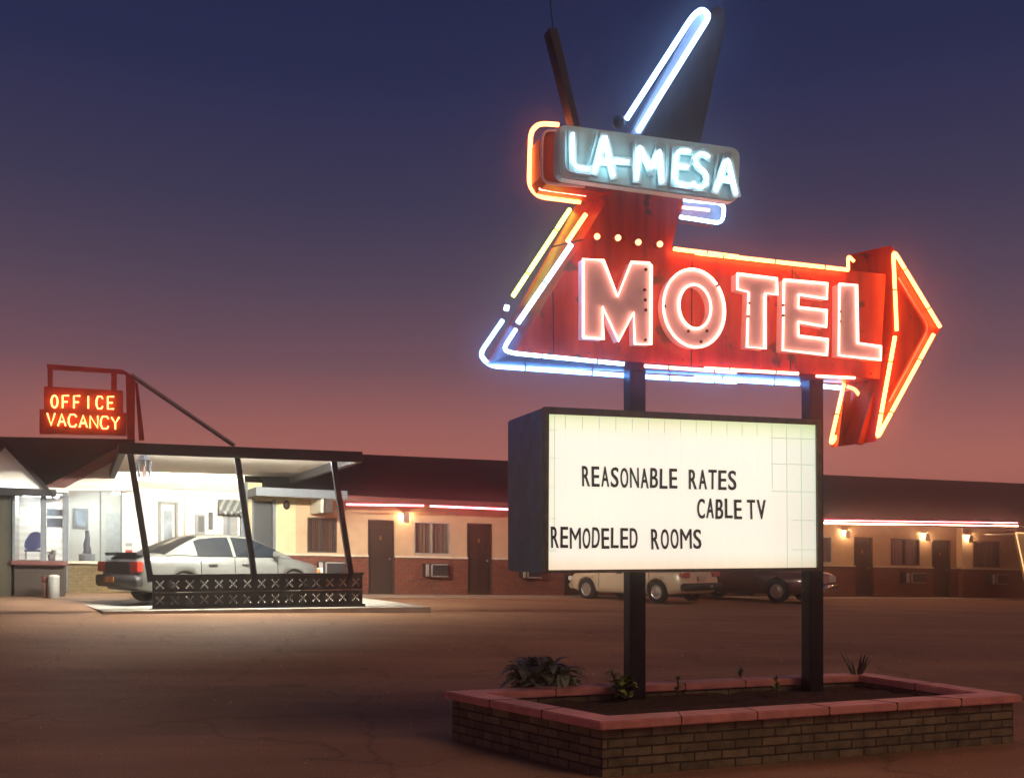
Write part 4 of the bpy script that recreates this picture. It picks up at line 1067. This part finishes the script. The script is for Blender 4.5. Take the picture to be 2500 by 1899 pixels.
    for z in sp['extra']: bx(*z[:8], bev=z[8])
    return t_

sedan = dict(L=4.6, W=.87, wr=.31, axles=(.98, 3.65), stations=None,
    top=[(0, .70), (.05, .88), (.14, .955), (.35, .99), (.85, 1.01), (1.4, .985), (3.0, .95), (3.3, .945), (3.8, .875), (4.2, .79), (4.42, .71), (4.54, .60), (4.6, .48)],
    bot=[(0, .40), (.1, .30), (.4, .24), (1, .2), (4.0, .2), (4.4, .24), (4.6, .34)],
    width=[(0, .74), (.06, .85), (.25, .94), (.8, .99), (1.5, 1), (3.6, 1), (4.1, .95), (4.4, .84), (4.55, .68), (4.6, .55)],
    gx=(.62, 1.42, 2.72, 3.62), roof=[(.62, 1.0), (1.0, 1.19), (1.42, 1.365), (1.8, 1.41), (2.2, 1.42), (2.72, 1.375), (3.1, 1.19), (3.62, .93)],
    pillars=[(1.28, 2.12), (2.16, 3.25)],
    lights=[(-.02, .10, .52, .84, .66, .86, 'tail_red', 'tail_light'), (4.40, 4.55, .45, .70, .56, .68, 'lamp_clear', 'headlight'), (4.34, 4.44, .69, .755, .56, .66, 'amber', 'indicator')],
    door_gaps=(1.35, 2.14, 3.2), handles=(1.62, 2.42),
    extra=[('bumper', -.09, .12, -.80, .80, .36, .60, 'car_dark', .03), ('number_plate', -.105, -.088, -.02, .14, .45, .56, 'amber', .004), ('number_plate', -.105, -.088, .18, .34, .45, .56, 'amber', .004),
           ('rear_shade_panel', -.03, .06, -.50, .50, .62, .86, 'car_dark', .012), ('spoiler', .05, .22, -.66, .66, .985, 1.045, 'car_dark', .015), ('bumper', 4.42, 4.64, -.62, .62, .3, .5, 'car_dark', .04)])  # dark panel across the tail puts the unlit rear's shade into colour

compact = dict(L=4.3, W=.84, wr=.30, axles=(.85, 3.4), stations=None,
    top=[(0, .60), (.06, .84), (.15, .93), (.9, .96), (1.5, .95), (3.1, .92), (3.6, .82), (4.0, .74), (4.2, .64), (4.3, .48)],
    bot=[(0, .36), (.1, .28), (.5, .22), (3.8, .22), (4.3, .34)],
    width=[(0, .86), (.06, .93), (.3, .98), (1.5, 1), (3.4, 1), (4.0, .93), (4.3, .68)],
    gx=(.35, 1.0, 2.45, 3.35), roof=[(.35, .95), (.7, 1.2), (1.0, 1.34), (1.7, 1.40), (2.45, 1.35), (3.35, .92)],
    pillars=[(.95, 1.85), (1.90, 2.95)],
    lights=[(-.02, .09, .48, .80, .70, .82, 'tail_red', 'tail_light'), (4.12, 4.26, .45, .68, .54, .66, 'lamp_clear', 'headlight')],
    door_gaps=(1.1, 1.88, 2.9), handles=(1.35, 2.15),
    extra=[('bumper', -.10, .1, -.78, .78, .34, .54, 'car_dark', .03), ('number_plate', -.03, .0, -.16, .16, .60, .72, 'plate', .004),
           ('number_plate', -.118, -.1, -.35, -.25, .42, .48, 'plate', .004), ('bumper', 4.14, 4.34, -.6, .6, .3, .48, 'car_cream', .04)])
boxy = dict(L=4.9, W=.92, wr=.33, axles=(1.1, 3.95), stations=None,
    top=[(0, .70), (.04, .86), (.12, .92), (1.2, .95), (3.3, .93), (3.6, .91), (4.75, .84), (4.86, .80), (4.9, .70)],
    bot=[(0, .36), (.1, .28), (.5, .24), (4.4, .24), (4.9, .34)],
    width=[(0, .92), (.06, .96), (.3, 1), (4.5, .99), (4.8, .96), (4.9, .92)],
    gx=(.9, 1.45, 2.8, 3.45), roof=[(.9, .96), (1.45, 1.34), (2.1, 1.40), (2.8, 1.36), (3.45, .93)],
    pillars=[(1.35, 2.1), (2.15, 3.15)],
    lights=[(-.02, .06, .55, .88, .62, .78, 'tail_red', 'tail_light'), (4.84, 4.925, .38, .60, .56, .74, 'lamp_clear', 'headlight'), (4.84, 4.925, .62, .84, .56, .74, 'lamp_clear', 'headlight')],
    door_gaps=(1.3, 2.12, 3.2), handles=(1.6, 2.4),
    extra=[('bumper', 4.86, 5.02, -.90, .90, .34, .50, 'chrome', .03), ('grille', 4.88, 4.93, -.36, .36, .55, .75, 'chrome', .008),
           ('bumper', -.12, .04, -.90, .90, .34, .50, 'chrome', .03)])
def place(px, y, sp, deg):
    x = (px-XC)/F*y; return (x, y, gh(x, y)-.0)
th = R(48); c_, s_ = math.cos(th), math.sin(th); A = Vector((-7.30, 19.4, 0))
ct = A+Vector((c_, s_, 0))*2.3+Vector((-s_, c_, 0))*.8; ct.z = CP.O.z+.07
make_car('parked_car', 'silver sedan parked under the carport behind the breeze block wall', ct, th, 'car_silver', sedan)
wc = place(1560, 27.8, compact, 0)
make_car('parked_car', 'pale cream car with light hubcaps parked between the sign posts', wc, R(132), 'car_cream', compact)
mc = place(1818, 29.8, boxy, 0)
make_car('parked_car', 'dark maroon boxy car parked nose out behind the right sign post', mc, R(-42), 'car_maroon', boxy)

# ------------------------------------------------------------------ small things
p = FP.at(fu(131, 2.6), 0, 2.6); p.z = gh(p.x, p.y)
bo = thing('bollard', p, 'short pale round bollard standing at the corner below the bay window', 'bollard')
mb = MB(); mb.tube([p-Vector((0, 0, .1)), p+Vector((0, 0, .48))], .12, 16); obj('shaft', mb, 'plastic_grey', bo, True)
mb = MB(); mb.sphere(p+Vector((0, 0, .48)), .125, 16, .35); obj('cap', mb, 'white_wall', bo, True)
p = FP.at(fu(110, 2.5), 0, 2.5); p.z = gh(p.x, p.y)
vp = thing('vent_pipe', p, 'reddish brown pipe stub with a flared head left of the pale bollard', 'pipe')
mb = MB(); mb.tube([p-Vector((0, 0, .1)), p+Vector((0, 0, .35))], .05, 10); obj('shaft', mb, 'trim_red', vp, True)
mb = MB(); mb.tube([p+Vector((0, 0, .35)), p+Vector((0, 0, .48))], .06, 10, r1=.075); obj('head', mb, 'trim_red', vp, True)
# blue chair in the bay
p = FP.at(bu(90, 1.2), 0, 1.2); p.z = FP.at(0, v0, 0).z-.4; p = FP.at(bu(84, 1.2), v0+.03, 1.2)
ch = thing('display_chair', p, 'blue rounded chair back standing behind the bay window glass', 'chair')
mb = MB()
pts = [(-.22, .18), (-.19, .34), (-.08, .52), (.06, .56), (.14, .5), (.17, .3), (.12, .16), (-.02, .12), (-.14, .13)]
mb.prism([p+FP.d*x*1.0+Vector((0, 0, z+.12)) for x, z in pts], FP.n*.07); obj('backrest', mb, 'chair_blue', ch, bevel=.02)
mb = MB(); mb.prism([p+FP.d*x+FP.n*y+Vector((0, 0, .2)) for x, y in ((-.2, 0), (.16, 0), (.16, .35), (-.2, .35))], Vector((0, 0, .05))); obj('seat', mb, 'chair_blue', ch, bevel=.012)
for x in (-.17, .13):
    for y in (.03, .32):
        mb = MB(); q_ = p+FP.d*x+FP.n*y; mb.tube([q_, q_+Vector((0, 0, .2))], .012, 6); obj('leg', mb, 'aluminium', ch)
p = FP.at(bu(126, 1.4), v0+.03, 1.4)
pp = thing('potted_plant', p, 'small leafy plant in a pale pot inside the bay window', 'plant')
mb = MB(); mb.tube([p, p+Vector((0, 0, .16))], .07, 12, r1=.09); obj('pot', mb, 'plastic_grey', pp, True)
mb = MB()
for k in range(30):
    a = random.uniform(0, 6.28); leaf(mb, p+Vector((0, 0, .15)), (math.cos(a), math.sin(a), random.uniform(.3, 1.8)), random.uniform(.14, .26), .02, .4)
obj('foliage', mb, 'leaf_bright', pp, True)
# statuette on a stand in the lit room
p = FP.at(FP.uv(212, 1400, -1.0)[0], 0, -1.0)
st = thing('statuette', p, 'small grey figurine on a pale stand behind the lit office glass', 'ornament')
mb = MB(); q_ = lambda x, z: p+FP.d*x+Vector((0, 0, z))
mb.tube([q_(0, 0), q_(0, .95)], .16, 12, r1=.2); obj('stand', mb, 'plastic_grey', st, True)
mb = MB(); mb.tube([q_(0, .95), q_(.02, 1.05), q_(-.01, 1.2), q_(.02, 1.35), q_(.01, 1.5)], .11, 10, r1=.05); mb.sphere(q_(.01, 1.52), .055, 10); obj('figure', mb, 'fin_grey', st, True)

# loose stones and grit scattered on the lot
mb = MB()
for k in range(900):
    y = random.uniform(4.6, 17)**1.0; x = random.uniform(-.55, .58)*y
    z = gh(x, y); r_ = random.uniform(.004, .013)*(1 if y < 10 else 1.5)
    a = random.uniform(0, 6.28); hh = r_*random.uniform(.5, 1)
    vs = [(x+r_*random.uniform(.7, 1.2)*math.cos(a+q_*1.2566), y+r_*random.uniform(.7, 1.2)*math.sin(a+q_*1.2566), z-.003) for q_ in range(5)]
    mb.add(vs+[(x, y, z+hh)], [[q_, (q_+1) % 5, 5] for q_ in range(5)])
gr = obj('grit', mb, mat('grit_stone', (.6, .46, .34), .8, noise=.4, scale=30), None, loc=(0, 0, 0)); gr['kind'] = 'stuff'
tag(gr, 'small pale stones and grit scattered over the brown lot', 'grit')

# ------------------------------------------------------------------ evening haze
if True:
    m = bpy.data.materials.new('haze_air'); m.use_nodes = True; t = m.node_tree
    t.nodes.remove(t.nodes['Principled BSDF'])
    v = t.nodes.new('ShaderNodeVolumePrincipled'); v.inputs['Color'].default_value = (.97, .98, 1, 1)
    v.inputs['Density'].default_value = .008; v.inputs['Anisotropy'].default_value = .968
    t.links.new(v.outputs[0], t.nodes['Material Output'].inputs['Volume'])
    MAT['haze_air'] = m
    mb = MB(); mb.box(-50, 54, -5, 62, -1.9, 9.5)
    hz = obj('haze', mb, 'haze_air', None, loc=(0, 0, 0)); hz['kind'] = 'stuff'
